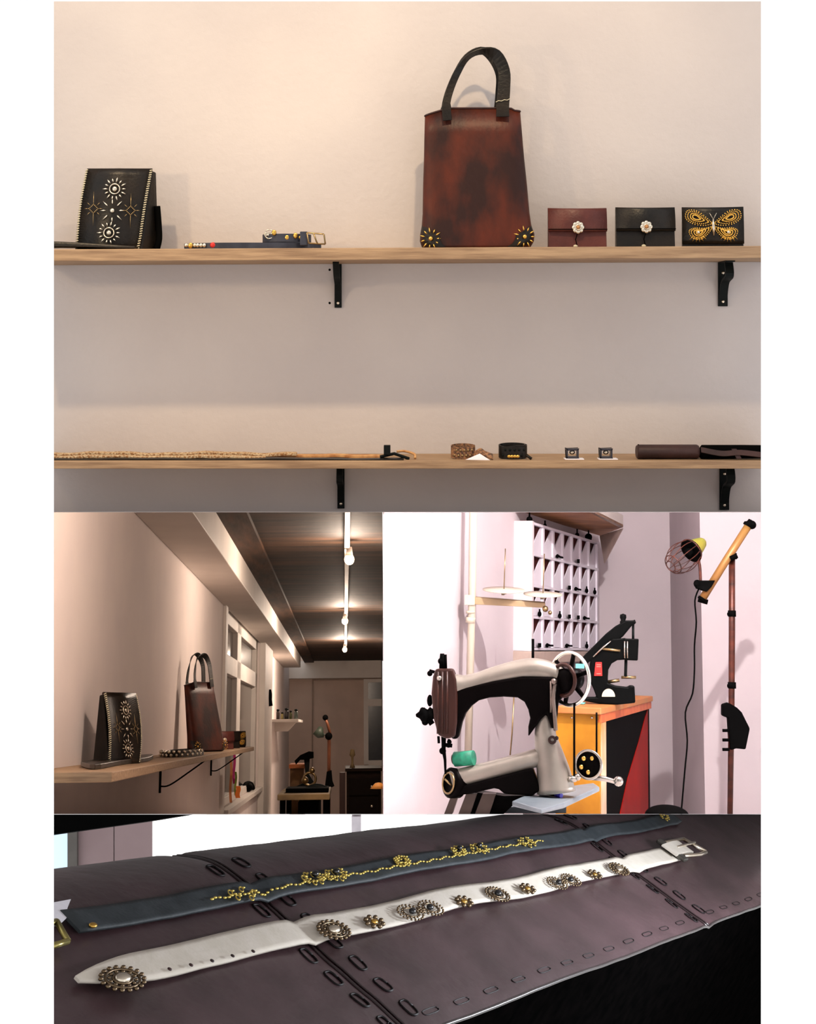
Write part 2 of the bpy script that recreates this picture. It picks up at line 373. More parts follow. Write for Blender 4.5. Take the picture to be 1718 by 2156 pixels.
def make_pouch(px, w, h, col, label, kind, yaw=0, y=3.50):
    s = y/F; t = Thing('leather_pouch', label, 'pouch', W, (X(px, y), y, zs(px)), local=Matrix.Rotation(yaw, 4, 'Z') @ Matrix.Rotation(-.08, 4, 'X'))
    a, b = w*s/2, h*s
    m = MB(); m.hexa([(-a, -.014, 0), (a, -.014, 0), (a, .014, 0), (-a, .014, 0)], [(-a, -.006, b), (a, -.006, b), (a, .006, b), (-a, .006, b)]); t.part('body', m, col, bevel=.002)
    m = MB(); g = []
    for i in range(9):
        f = i/8; z = b*1.015-f*b*(.93 if kind == 'fly' else .60); g.append([V3(((-a-.001)*(1-.012*math.sin(f*3)), -.009-.008*f-.003*math.sin(f*math.pi), z)), V3((0, -.012-.008*f-.004*math.sin(f*math.pi), z-(.002 if i == 0 else 0))), V3((a+.001, -.009-.008*f-.003*math.sin(f*math.pi), z)), V3((a+.001, -.004-.008*f, z)), V3((-a-.001, -.004-.008*f, z))])
    m.loft(g); t.part('flap', m, col)
    if kind == 'btn':
        c = V3((0, -.024, b*.50)); m = MB()
        for k in range(8):
            q = k*math.pi/4; m.sph(c+V3((math.cos(q), 0, math.sin(q)))*.010, .0062, (1, .55, 1), 6)
        m.torus(c+V3((0, -.003, 0)), .0062, .002, (0, 1, 0), 16, 5)
        k = t.part('flower_button', m, SILVER, label='silver flower button'); m = MB(); m.sph(c+V3((0, -.004, 0)), .0045, (1, .6, 1), 6); t.part('centre', m, TAN, parent=k)
        m = MB(); m.tube([(-a-.001, -.021, b*.46), (0, -.0235, b*.455), (a+.001, -.021, b*.46)], .0011, 5); m.tube([(0, -.022, b*.40), (-.006, -.021, b*.2), (-.002, -.018, .006)], .0012, 5); t.part('cord', m, MATTE)
        m = MB(); m.sph((-.006, -.018, .004), .005, (1.2, .5, .7), 5); t.part('cord_end', m, IVORY)
    else:
        m = MB()
        for sx in (-1, 1):
            m = MB()
            up = ((.004, .60), (.018, .74), (.040, .90), (.062, .90), (.066, .72), (.050, .58), (.024, .53), (.004, .57)); lo = ((.004, .50), (.022, .46), (.044, .47), (.058, .40), (.052, .24), (.034, .18), (.018, .27), (.006, .42))
            for O_, (hx, hz) in ((up, (.042, .74)), (lo, (.034, .36))):
                for sc in (1, .78, .52, .3):
                    P = smooth_path([(hx+(x-hx)*sc, 0, hz+(z-hz)*sc) for x, z in O_+O_[:1]], 4)
                    for p_ in P: m.sph((sx*p_.x, -.0205-.004*(1-p_.z), b*p_.z), .0019, (1, .7, 1), 4)
            for k in range(6):
                q = -2.3+k*.30; c = V3((sx*.038, -.024, b*.36)); d = V3((sx*-math.cos(q), 0, math.sin(q)*.8)); m.tube([c+d*.016, c+d*.030], [.0016, .0006], 4)
            t.part('butterfly_wing', m, GOLD, label='brass wing of studs')
        m = MB(); m.tube([(0, -.0235, b*.70), (0, -.0245, b*.5), (.001, -.0235, b*.28)], [.002, .0045, .002], 6); m.tube([(0, -.0235, b*.68), (-.009, -.0235, b*.84)], .0009, 4); m.tube([(0, -.0235, b*.68), (.008, -.0235, b*.84)], .0009, 4)
        for sx in (-1, 1): t.part('wing_stone', MB().sph((sx*.036, -.0245, b*.36), .0042, (1, .6, 1), 6), SILVER)
        t.part('butterfly_body', m, SILVER)
    return t.e
p1 = make_pouch(1215, 122, 84, MAROON, 'maroon leather pouch with silver flower button, beside the tote bag', 'btn')
p2 = make_pouch(1358, 123, 85, BLEATH, 'plain black leather pouch with silver flower button, between two other pouches', 'btn')
p3 = make_pouch(1500, 126, 85, BLEATH, 'black pouch covered with a brass butterfly, rightmost on the upper shelf', 'fly', -.1)

# black strap lying under the flap bag
def P1(px, py, y=3.44): return W.at(px, py, y)
m = MB(); pts = [P1(60, 516), P1(120, 515.5), P1(180, 517), P1(240, 520), P1(285, 521.5)]
m.loft([[p+V3((0, dy*(1-.4*i/4), dz*(1-.55*i/4))) for dy, dz in ((-.015, -.006), (.06, -.006), (.06, .008), (.045, .010), (-.01, .009))] for i, p in enumerate(smooth_path(pts, 1))])
single('leather_strap', m, BLEATH, 'flat black leather strap lying under the foot of the flap bag', 'strap', o=P1(180, 521), bevel=.002)
# navy belt rolled on the shelf
t = Thing('studded_belt', 'navy leather belt with stud ornaments and steel buckle, rolled up on the upper shelf', 'belt', W, (X(530, 3.48), 3.48, zs(530)))
zb = zs(530)
def loop(xa, xb, ya, yb, n=36, ph=0): 
    return [V3(((xa+xb)/2+math.cos(2*math.pi*k/n+ph)*(xb-xa)/2, (ya+yb)/2+math.sin(2*math.pi*k/n+ph)*(yb-ya)/2, 0)) for k in range(n+1)]
m = MB()
L = loop(X(386, 3.47), X(655, 3.47), 3.44, 3.55); m.ribbon([p+V3((0, 0, zb+.008)) for p in L], V3((0, 0, .014)), .004)
L = loop(X(430, 3.47), X(650, 3.47), 3.45, 3.53); m.ribbon([p+V3((0, 0, zb+.0085)) for p in L], V3((0, 0, .014)), .004)
L = loop(X(552, 3.47), X(652, 3.47), 3.455, 3.54); m.ribbon([p+V3((0, 0, zb+.028)) for p in L], V3((0, 0, .019)), .004)
m.ribbon([(X(648, 3.44), 3.445, zb+.009), (X(676, 3.44), 3.443, zb+.006)], V3((0, 0, .011)), .004)
t.part('strap', m, NAVY)
m = MB()
for i, px in enumerate((392, 398, 410, 416, 423, 430)): m.sph(P1(px, 516.5, 3.462-.003*i), .005, (1, .6, 1), 6)
for px in (560, 566, 573): m.sph(P1(px, 492+(px % 3), 3.468), .005, (1, .5, 1.2), 6)
m.torus(P1(567, 493, 3.462), .011, .0016, (0, 1, 0), 18, 5); t.part('stud', m, SILVER)
m = MB()
for px, py in ((401, 517), (577, 490), (622, 496), (604, 500)): m.sph(P1(px, py, 3.455), .006, (1, .5, 1.2), 6)
m.sph(P1(632, 500, 3.45), .004); t.part('brass_stud', m, GOLD)
m = MB(); m.sph(P1(449, 516, 3.447), .0075, (1.1, .4, .95), 6); t.part('red_stud', m, RED, label='red stud')
m = MB()
c = P1(667, 503, 3.43); 
for a, b in (((646, 490), (682, 493)), ((682, 493), (685, 514)), ((685, 514), (650, 512)), ((650, 512), (646, 490)), ((660, 491), (668, 513))): m.tube([P1(*a, 3.435), P1(*b, 3.435)], .0022, 6)
t.part('buckle', m, ANTIQUE); m = MB(); m.box(X(632, 3.45), X(648, 3.45), 3.44, 3.46, zb+.008, zb+.042); t.part('keeper', m, NAVY, bevel=.002)

# lower shelf
def wavy(x0, x1, n, py, amp, y, th, name, matl, label, width, taper=False):
    P = [W.at(x0+(x1-x0)*i/(n-1), py+amp*math.sin(i*.7)+amp*.6*math.sin(i*1.9+1), y) for i in range(n)]
    P = smooth_path(P, 3); m = MB(); m.ribbon(P, V3((0, width, .1*width)), th)
    return single(name, m, matl, label, 'strap', o=P[len(P)//2], bevel=.001)
LACE = mat('braided_lace', (150, 104, 58), .7, c2=(206, 182, 146), ns=210, bump=.5, bs=240, contrast=(.42, .56))
wavy(60, 850, 24, 967.5, .8, 3.44, .006, 'black_strap', BLEATH, 'long thin black leather strap lowest in the pile on the lower shelf', .020)
wavy(60, 560, 22, 962, 1.2, 3.455, .006, 'braided_strap', LACE, 'short pale braided strap in front of the pile on the lower shelf', .018)
wavy(60, 625, 24, 955.5, 1.6, 3.49, .006, 'braided_strap', LACE, 'long pale braided strap draped over the pile on the lower shelf', .022)
wavy(110, 800, 30, 960, .9, 3.505, .006, 'braided_strap', TAN, 'thin tan leather strap at the back of the lower shelf pile', .02)
t = Thing('strap_buckle', 'small black buckle with tan tongue at the right end of the strap pile', 'buckle', W, W.at(830, 968, 3.45))
m = MB(); m.box(X(808, 3.45), X(822, 3.45), 3.44, 3.46, ZL+.012, ZL+.035); m.tube([W.at(800, 962, 3.45), W.at(830, 955, 3.45), W.at(862, 966, 3.45)], .004, 8); t.part('frame', m, BLACKST, bevel=.001)
m = MB(); m.tube(smooth_path([W.at(835, 951, 3.47), W.at(852, 950, 3.47), W.at(872, 956, 3.46), W.at(874, 965, 3.45)]), .0032, 6); t.part('tongue', m, TAN)
def coil(pxa, pxb, y, h, matl, label, orn, turns=3, tail=False):
    s = y/F; c = X((pxa+pxb)/2, y); r = (pxb-pxa)/2*s
    t = Thing('bracelet_coil', label, 'bracelet', W, (c, y+r*.5, ZL))
    m = MB()
    for k in range(turns):
        rr = r*(1-.10*k); P = [V3((c+math.cos(a)*rr, y+r*.6+math.sin(a)*rr*.6, ZL+h*(.5+.1*math.sin(a*1.0+k)))) for a in [2*math.pi*i/30 for i in range(31)]]
        m.ribbon(P, V3((0, 0, h*(.8-.1*k))), .003)
    t.part('band', m, matl)
    m = MB()
    for k in range(10): m.sph((c-r*.75+r*1.5*k/9, y-.001+r*.6*(1-math.sqrt(max(0, 1-(k/4.5-1)**2*.6))), ZL+h*(.25+.35*(k % 2))), .0035, n=5)
    t.part('stud', m, orn)
    return t
SNAKE = mat('speckled_brown', (70, 44, 28), .5, c2=(150, 106, 70), ns=180, contrast=(.4, .6))
t = coil(951, 1000, 3.46, .036, SNAKE, 'speckled brown coiled bracelet on the lower shelf, left of the black coil', ANTIQUE)
m = MB(); m.ribbon(smooth_path([W.at(998, 958, 3.455), W.at(1012, 950, 3.45), W.at(1022, 956, 3.445), W.at(1038, 962, 3.44)]), V3((0, .012, .012)), .003); t.part('tail', m, SNAKE)
m = MB(); m.prism([W.at(980, 968, 3.435), W.at(1032, 969, 3.435), W.at(1010, 955, 3.44)], (0, .001, 0)); t.part('tag', m, PAPER, label='small white paper tag')
t = coil(1052, 1110, 3.455, .038, BLEATH, 'black leather coiled bracelet with brass clasp on the lower shelf', BLACKST, 4)
m = MB(); 
for px in (1072, 1078, 1084, 1090): m.sph(W.at(px, 961, 3.44), .005, (1, .6, .8), 6)
t.part('clasp', m, GOLD); m = MB(); m.tube([W.at(1108, 958, 3.45), W.at(1119, 966, 3.445)], .004, 6); t.part('tail', m, BLEATH)
for i, (px, lab) in enumerate(((1206, 'square silver cuff on a white tag, nearer the black coil'), (1277, 'square silver cuff on a white tag, nearer the brown leather roll'))):
    y = 3.46; s = y/F; t = Thing('metal_cuff', lab, 'cuff', W, (X(px, y), y, ZL)); m = MB()
    x0, x1 = X(px-14, y), X(px+12, y); z0, z1 = ZL+.003, ZL+.026
    for a in ((x0, x0+.004, z0, z1), (x1-.004, x1, z0, z1), (x0, x1, z0, z0+.004), (x0, x1, z1-.005, z1)): m.box(a[0], a[1], y-.006, y+.02, a[2], a[3])
    m.T = Matrix.Identity(4); t.part('frame', m, mat('gunmetal', (70, 70, 78), .35, .8), bevel=.001)
    m = MB(); m.box(x0-.004, x1+.012, y-.014, y+.022, ZL, ZL+.002); t.part('tag', m, PAPER)
    m = MB(); m.sph(((x0+x1)/2, y+.004, (z0+z1)/2+.002), .007, (1, .5, .8), 6); t.part('stone', m, SILVER)
t = Thing('leather_roll', 'smooth brown leather roll lying on the lower shelf', 'roll', W, (X(1404, 3.46), 3.46, ZL)); y = 3.47; r = .0175
m = MB(); m.tube([(X(1340, y), y, ZL+r), (X(1344, y), y, ZL+r), (X(1466, y), y, ZL+r), (X(1470, y), y, ZL+r)], [r*.85, r, r, r*.9], 20, 1.35); t.part('roll', m, DBROWN)
m = MB(); m.torus((X(1344, y), y, ZL+r), r, .0012, (1, 0, 0), 20, 5); t.part('seam', m, MATTE)
t = Thing('leather_roll', 'black leather roll with tan lace ends at the right end of the lower shelf', 'roll', W, (X(1550, 3.46), 3.46, ZL))
m = MB(); m.tube([(X(1474, y), y, ZL+r), (X(1478, y), y, ZL+r*.95), (X(1560, y), y, ZL+r), (X(1640, y), y, ZL+r)], [r*.8, r, r*.95, r*.9], 20, 1.3); t.part('roll', m, MATTE)
m = MB()
for k in range(5): P = [W.at(1478+k*26+i*7, 944+2*math.sin(i+k)+k % 2*2, 3.462) for i in range(5)]; m.tube(P, .003, 5)
t.part('lace', m, TAN)
m = MB(); m.ribbon(smooth_path([W.at(1476, 947, 3.44), W.at(1520, 955, 3.435), W.at(1560, 953, 3.436), W.at(1620, 960, 3.435)]), V3((0, .006, .012)), .003); m.ribbon([W.at(1545, 945, 3.44), W.at(1556, 966, 3.435)], V3((.012, 0, 0)), .003); t.part('strap', m, DBROWN)

# ================================================================ BAY 2 : long room with track lights
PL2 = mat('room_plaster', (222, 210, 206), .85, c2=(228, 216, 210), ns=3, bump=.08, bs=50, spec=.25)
PAINT2 = mat('white_paint', (216, 208, 200), .6, c2=(224, 216, 208), ns=4)
PLANK = mat('ceiling_plank', (30, 21, 14), .75, c2=(64, 42, 27), ns=3.2, bump=.4, bs=30, stretch=(.35, 3.2, 1), contrast=(.4, .68), spec=.2)
DPLANK = mat('dark_plank', (40, 26, 18), .7, c2=(70, 46, 30), ns=5, bump=.3, stretch=(3, .4, 1), spec=.2)
GLASS = mat('night_glass', (58, 54, 50), .12, spec=.6)
UW, WB, WC, VF = -.85, .86, 1.02, 22.8
struct('wall_left', clampz(MB().box(UW-.12, UW, 3.9, 10.35, -2.2, WC+.04), R2), PL2, R2)
struct('wall_left_2', clampz(MB().box(UW-.12, UW, 14.7, VF, -2.2, WC+.04), R2), PL2, R2)
struct('wall_left_3', clampz(MB().box(UW-.12, UW, 10.35, 14.7, -2.2, -.52), R2), PL2, R2)
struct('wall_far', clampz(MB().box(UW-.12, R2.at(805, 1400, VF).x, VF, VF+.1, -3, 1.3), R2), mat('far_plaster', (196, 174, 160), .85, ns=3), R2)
struct('ceiling', MB().hexa([(-.48, 3.9, WC+.02), (R2.at(805, 1078, 3.9).x, 3.9, WC+.02), (R2.at(805, 1078, VF).x, VF, WC+.02), (-.48, VF, WC+.02)], [(-.48, 3.9, WC+.06), (R2.at(805, 1078, 3.9).x, 3.9, WC+.06), (R2.at(805, 1078, VF).x, VF, WC+.06), (-.48, VF, WC+.06)]), PLANK, R2)
struct('trim_4', MB().box(-.615, -.47, 3.9, VF, WC-.005, WC+.06), DPLANK, R2)
struct('trim_5', MB().box(UW, -.615, 3.9, VF-2.2, WB, WC+.06), PAINT2, R2, .004)
struct('trim_6', MB().box(-.85, R2.at(803, 1400, VF-.18).x, VF-.18, VF, .78, WC+.02), PAINT2, R2)
struct('trim_7', clampz(MB().box(UW, -.79, 14.7, 16.2, -2.2, WC+.04), R2), PAINT2, R2, .004)
struct('trim_8', clampz(MB().box(UW-.12, UW+.02, 10.25, 10.42, -2.2, WC+.04), R2), PAINT2, R2, .004)
struct('trim_9', MB().box(UW-.1, UW+.05, 10.42, 14.7, -.56, -.52), PAINT2, R2, .004)
w = struct('window_1', MB().box(UW-.07, UW-.06, 10.42, 14.7, -.52, WC+.03), GLASS, R2)
def child(o, name, mb, m, fr, bevel=0):
    c = bpy.data.objects.new(name, mb.mesh(name, m)); COL.objects.link(c); c.parent = o
    if bevel: bev(c, bevel)
    return c
m = MB()
for v0, v1, z0, z1 in ((10.42, 10.6, -.52, WC+.03), (14.45, 14.7, -.52, WC+.03), (11.95, 12.35, -.52, WC+.03), (10.42, 14.7, .42, .56), (10.42, 14.7, -.52, -.46), (10.42, 14.7, .78, WC)):
    m.box(UW-.08, UW-.02, v0, v1, z0, z1)
child(w, 'window_frame', m, PAINT2, R2, .004)
# far window
a = R2.at(775, 1437, VF); b = R2.at(830, 1600, VF)
w = struct('window_2', MB().box(a.x, R2.at(804, 1500, VF-.1).x, VF-.02, VF-.012, b.z, a.z), mat('blue_night_glass', (44, 50, 56), .15), R2)
m = MB(); 
for x0, x1, z0, z1 in ((a.x-.07, a.x, b.z-.06, a.z+.05), (a.x, R2.at(804, 1500, VF-.1).x, a.z, a.z+.05), (a.x, R2.at(804, 1500, VF-.1).x, b.z-.09, b.z), (a.x, R2.at(804, 1500, VF-.1).x, R2.at(775, 1487, VF).z, R2.at(775, 1472, VF).z)): m.box(x0, x1, VF-.05, VF, z0, z1)
child(w, 'window_frame', m, PAINT2, R2)
a = R2.at(660, 1430, VF)
struct('trim_10', clampz(MB().box(a.x-.02, a.x, VF-.03, VF, -3, a.z), R2).box(a.x, R2.at(803, 1400, VF).x, VF-.03, VF, a.z-.02, a.z), mat('line_paint', (150, 130, 118), .8), R2)
# the wooden shelf and what stands on it
HS = -.096
t = Thing('display_shelf', 'raw wood shelf board running along the wall of the long room', 'shelf', R2, (-.72, 7, HS-.02))
vn = R2.onw(168, 1626, HS).y
t.part('board', MB().box(UW, -.60, vn, 9.9, HS-.026, HS), WOOD, bevel=.003)
for v, lab in ((6.9, 'thin black wire bracket under the middle of the long room shelf'), (9.5, 'thin black wire bracket at the far end of the long room shelf')):
    k = Thing('wire_bracket', lab, 'bracket', R2, (-.83, v, HS-.2)); m = MB()
    m.tube(smooth_path([(-.845, v, HS-.03), (-.845, v, HS-.17)], 3), .006, 6); k.part('upright', m, MATTE)
    m = MB(); m.tube(smooth_path([(-.845, v, HS-.14), (-.80, v, HS-.135), (-.70, v, HS-.07), (-.64, v, HS-.028)]), .004, 6); k.part('brace', m, MATTE)
def place(src, p, yaw, sc, label, lean=0):
    return dup(src, R2.M @ Matrix.Translation(V3(p)) @ Matrix.Rotation(yaw, 4, 'Z') @ Matrix.Rotation(lean, 4, 'X') @ Matrix.Scale(sc, 4), label)
p = R2.onw(272, 1588, HS); print('bag2', p)
place(bag, (-.71, 4.85, HS), math.radians(64), 1.12, 'black flap bag with silver stars seen from its side, on the long room shelf', -.20)
p = R2.onw(437, 1572, HS); print('tote2', p)
place(tote, (-.70, 7.6, HS), math.radians(58), 1.0, 'red-brown tote bag seen from its side, leaning on the long room wall', -.16)
for i, (src, px, lab) in enumerate(((p1, 478, 'maroon pouch at the far end of the long room shelf, next to the tote'), (p2, 496, 'plain black pouch, middle of three at the far end of the long room shelf'), (p3, 513, 'brass studded pouch at the far end of the long room shelf, by the window'))):
    p = R2.onw(px, 1566, HS); place(src, (-.70, 8.55+i*.5, HS), math.radians(40), 1.0, lab)
def flatcoil(cx, cy, cz, R, Rv, turns, matl, name, label, cat, fr, beads=None):
    t = Thing(name, label, cat, fr, (cx, cy, cz)); m = MB()
    for k in range(turns):
        P = [V3((cx+math.cos(a)*(R-.011*k), cy+math.sin(a)*(Rv-.05*k), cz+.010+.003*k)) for a in [2*math.pi*i/32 for i in range(33)]]
        m.ribbon(P, V3((0, 0, .016)), .004)
    t.part('strap', m, matl)
    if beads:
        m = MB()
        for i in range(26): a = math.pi*1.05+i*.12; m.sph((cx+math.cos(a)*(R+.003), cy+math.sin(a)*(Rv+.003), cz+.010+.012*(i % 2)), .0065, n=5)
        t.part('stud', m, beads)
    return t
p = R2.onw(360, 1577, HS); flatcoil(-.685, 6.35, HS, .075, .45, 4, BLEATH, 'studded_belt', 'black belt with silver studs rolled up on the long room shelf', 'belt', R2, SILVER)
m = MB(); P = [R2.onw(x, y, HS+.01) for x, y in ((170, 1607), (205, 1601), (250, 1596), (318, 1590), (312, 1597), (255, 1604), (200, 1613))]
P = smooth_path(P+[P[0]], 4); mm = MB(); mm.prism([p+V3((0, 0, -.009)) for p in P], (0, 0, .014)); single('leather_strap', mm, BLEATH, 'flat black leather piece lying in front of the flap bag in the long room', 'strap', R2, o=P[4], bevel=.002)
# track lamps
t = Thing('light_track', 'thin white lamp track running along the plank ceiling', 'track', R2, (.02, 8, WC))
t.part('rail', MB().box(.0, .03, 4, 19, WC-.03, WC+.01), mat('track_metal', (150, 140, 128), .5, .3), bevel=.003)
BULB = mat('bulb_glow', (255, 214, 160), .4, emit=14)
for i, (p, lab) in enumerate(zip(TRACK[1:], ('nearest and largest glowing bulb hanging from the ceiling track', 'second glowing bulb on the ceiling track, between the other two', 'farthest and smallest glowing bulb on the ceiling track'))):
    t = Thing('track_lamp', lab, 'lamp', R2, p)
    t.part('socket', MB().cyl((p[0], p[1], WC-.02), (p[0], p[1], p[2]+.015), .014, .022), PAINT2)
    t.part('bulb', MB().sph(p, .028, (1, 1, 1.1), 10), BULB)
# far end furniture
def silhouette(fr, pts, v, th): 
    m = MB(); m.prism([fr.at(x, y, v) for x, y in pts], (0, th, 0)); return m
t = Thing('jar_shelf', 'small white bracket shelf on the far left wall holding jars', 'shelf', R2, R2.at(600, 1530, 17))
a, b = R2.at(580, 1512, 17), R2.at(630, 1520, 17); m = MB(); m.box(UW, b.x, 16.6, 18.5, b.z, b.z+.03); t.part('board', m, PAINT2, bevel=.004)
t.part('bracket', silhouette(R2, [(578, 1520), (624, 1520), (606, 1540), (578, 1540)], 17.2, .1), PAINT2)
for i, (x, wd_, h, c, lab) in enumerate(((585, 7, 20, (60, 50, 44), 'dark jar leftmost on the small jar shelf'), (594, 6, 14, (150, 140, 90), 'small olive jar on the jar shelf between two dark ones'), (603, 9, 22, (24, 22, 24), 'big black tin in the middle of the jar shelf'), (612, 6, 17, (70, 74, 40), 'green jar on the jar shelf right of the black tin'), (623, 8, 20, (60, 72, 66), 'grey-green cup rightmost on the jar shelf'))):
    p = R2.at(x, 1519, 17); s = 17/F; k = Thing('jar', lab, 'jar', R2, (p.x, 17, b.z+.03), group='jars on the far shelf'); c_ = mat('jar_%d_%d' % (i, c[0]), c, .35)
    m = MB(); m.lathe((p.x, 17, b.z+.03), (0, 0, 1), [(0, 0), (wd_*s/2, 0), (wd_*s/2, h*s*.7), (wd_*s*.38, h*s*.8)], 14); k.part('glass', m, c_)
    m = MB(); m.cyl((p.x, 17, b.z+.03+h*s*.8), (p.x, 17, b.z+.03+h*s), wd_*s*.42); k.part('lid', m, BLACKST)
p = R2.at(564, 1466, 15.5); m = MB(); m.lathe((-.79, p.y, p.z), (1, 0, 0), [(0, 0), (.07, 0), (.07, .02), (.03, .03)]); m.tube([(-.78, 15.5, p.z-.03), (-.77, 15.5, p.z-.10)], .02, 8)
single('wall_thermostat', m, MATTE, 'small black round fitting on the white pillar past the window', 'fitting', R2, o=p)
t = Thing('work_table', 'worn workbench with pale wooden top at the far end of the long room', 'table', R2, R2.at(640, 1700, 14))
a, b = R2.at(584, 1678, 13.5), R2.at(694, 1678, 13.5)
OLIVE = mat('worn_bench', (96, 78, 52), .7, c2=(140, 116, 76), ns=5)
t.part('top', MB().box(a.x, b.x, 13.5, 15.2, a.z-.03, a.z+.02), OLIVE, bevel=.006)
for x in (a.x+.02, b.x-.06):
    for v in (13.55, 15.1): t.part('leg', clampz(MB().box(x, x+.05, v, v+.05, a.z-.62, a.z-.03), R2), MATTE)
t.part('shelf_box', clampz(MB().box(a.x+.18, b.x-.1, 13.7, 15.0, a.z-.45, a.z-.06), R2), MATTE)
TB = a.z+.02
def tb(px, v): return R2.at(px, 1600, v).x
t = Thing('work_stool', 'small orange painted cabinet standing behind the far workbench', 'cabinet', R2, (tb(625, 15.4), 15.5, TB-.3))
ORANGE = mat('orange_paint', (196, 92, 30), .6, c2=(170, 110, 60), ns=9)
x0, x1 = tb(611, 15.4), tb(640, 15.4); z1 = R2.at(620, 1609, 15.4).z
t.part('top', MB().box(x0-.01, x1+.01, 15.35, 16.0, z1-.04, z1), ORANGE); 
m = MB(); m.box(x0, x1, 15.4, 15.95, TB-.4, z1-.04); t.part('body', m, mat('ochre_wood', (120, 84, 44), .7, c2=(90, 62, 40), ns=7), bevel=.005)
t = Thing('eyelet_press', 'black lever press standing beyond the far workbench', 'press', R2, R2.at(645, 1660, 15)); 
t.part('lever', silhouette(R2, [(620, 1602), (632, 1590), (650, 1582), (660, 1583), (660, 1596), (645, 1600), (632, 1600), (623, 1610)], 15.0, .08), MATTE)
t.part('frame', silhouette(R2, [(640, 1598), (652, 1598), (650, 1630), (662, 1648), (676, 1655), (676, 1668), (606, 1672), (606, 1664), (636, 1650), (643, 1630)], 15.05, .10), BLACKST)
m = MB(); m.torus(R2.at(652, 1640, 14.8), .06, .012, (0, 1, 0)); m.sph(R2.at(657, 1622, 14.8), .03); m.sph(R2.at(642, 1643, 14.8), .035); t.part('wheel', m, ANTIQUE)
t = Thing('sewing_machine_small', 'dark sewing machine lying low on the far workbench', 'sewing machine', R2, (tb(662, 14), 14, TB))
P = smooth_path([R2.at(640, 1668, 14), R2.at(655, 1660, 14), R2.at(672, 1658, 14), R2.at(690, 1665, 14)]); t.part('arm', MB().tube(P, .035, 10), BLACKST)
t.part('bed', MB().box(tb(604, 14), tb(692, 14), 13.8, 14.3, TB, TB+.04), MATTE, bevel=.004)
t = Thing('lamp_stand', 'slim floor stand with small caged lamp against the far wall', 'lamp stand', R2, R2.at(691, 1700, 18))
BRONZE = mat('bronze_tube', (110, 66, 44), .4, .5)
t.part('pole', MB().tube([R2.at(692, 1712, 18), R2.at(693, 1550, 18), R2.at(692, 1545, 18)], .022, 8), BRONZE)
t.part('arm', MB().tube([R2.at(696, 1549, 18), R2.at(690, 1525, 18), R2.at(685, 1512, 18)], .018, 8), BRONZE)
t.part('joint', MB().sph(R2.at(685, 1511, 18), .035), MATTE); t.part('joint', MB().sph(R2.at(692, 1550, 17.95), .045), MATTE)
m = MB(); m.lathe(R2.at(673, 1540, 18), (-.3, -.3, -1), [(.01, -.06), (.03, -.05), (.07, .05), (.01, .08)]); m.tube([R2.at(675, 1545, 18), R2.at(690, 1548, 18)], .01, 6); t.part('lamp_shade', m, mat('dark_green', (40, 52, 40), .5))
t.part('tool_case', silhouette(R2, [(688, 1625), (698, 1622), (700, 1645), (704, 1655), (694, 1660), (684, 1655)], 17.9, .12), MATTE)
t = Thing('chest', 'dark wooden chest of drawers at the right edge of the long room', 'cabinet', R2, R2.at(770, 1700, 14.5))
DW = mat('dark_oak', (22, 15, 12), .6, spec=.05, c2=(34, 23, 18), ns=6, stretch=(1, 1, 6))
a, b = R2.at(730, 1620, 14.5), R2.at(800, 1620, 14.5); xr = R2.at(802, 1620, 14.5).x
t.part('body', clampz(MB().box(a.x, xr, 14.5, 15.6, a.z-.75, a.z-.02), R2), DW, bevel=.006)
t.part('top', MB().box(a.x-.015, xr+.01, 14.46, 15.65, a.z-.02, a.z+.01), DW, bevel=.004)
for k in range(2):
    z = a.z-.14-k*.18; d = t.part('drawer', clampz(MB().box(a.x+.02, xr-.02, 14.48, 14.5, z-.10, z+.06), R2), mat('drawer_front', (18, 12, 10), .6, spec=.05), bevel=.003)
    t.part('knob', MB().sph((a.x+.24, 14.465, z-.02), .014), SILVER, parent=d)
t.part('side_post', clampz(MB().box(a.x-.07, a.x-.015, 14.6, 14.7, a.z-.75, a.z-.03), R2), mat('red_oak', (54, 26, 20), .6), bevel=.004)
p = R2.at(742, 1618, 14.6); t = Thing('oil_lamp', 'small upright brass fitting standing on the dark chest', 'ornament', R2, (p.x, 14.6, a.z+.01)); m = MB(); m.lathe((p.x, 14.7, a.z+.01), (0, 0, 1), [(0, 0), (.03, 0), (.012, .04), (.012, .10), (.03, .12), (.02, .17), (.0, .18)], 12); t.part('body', m, OLIVE)
p = R2.at(797, 1655, 13.2); m = MB(); m.lathe(p, (0, 0, -1), [(.005, -.03), (.03, -.025), (.075, .02), (.07, .022)], 16); o = single('amber_dish', m, mat('amber_glow', (224, 150, 70), .5), 'small amber dish at the right edge, in front of the dark chest', 'dish', R2, o=p)
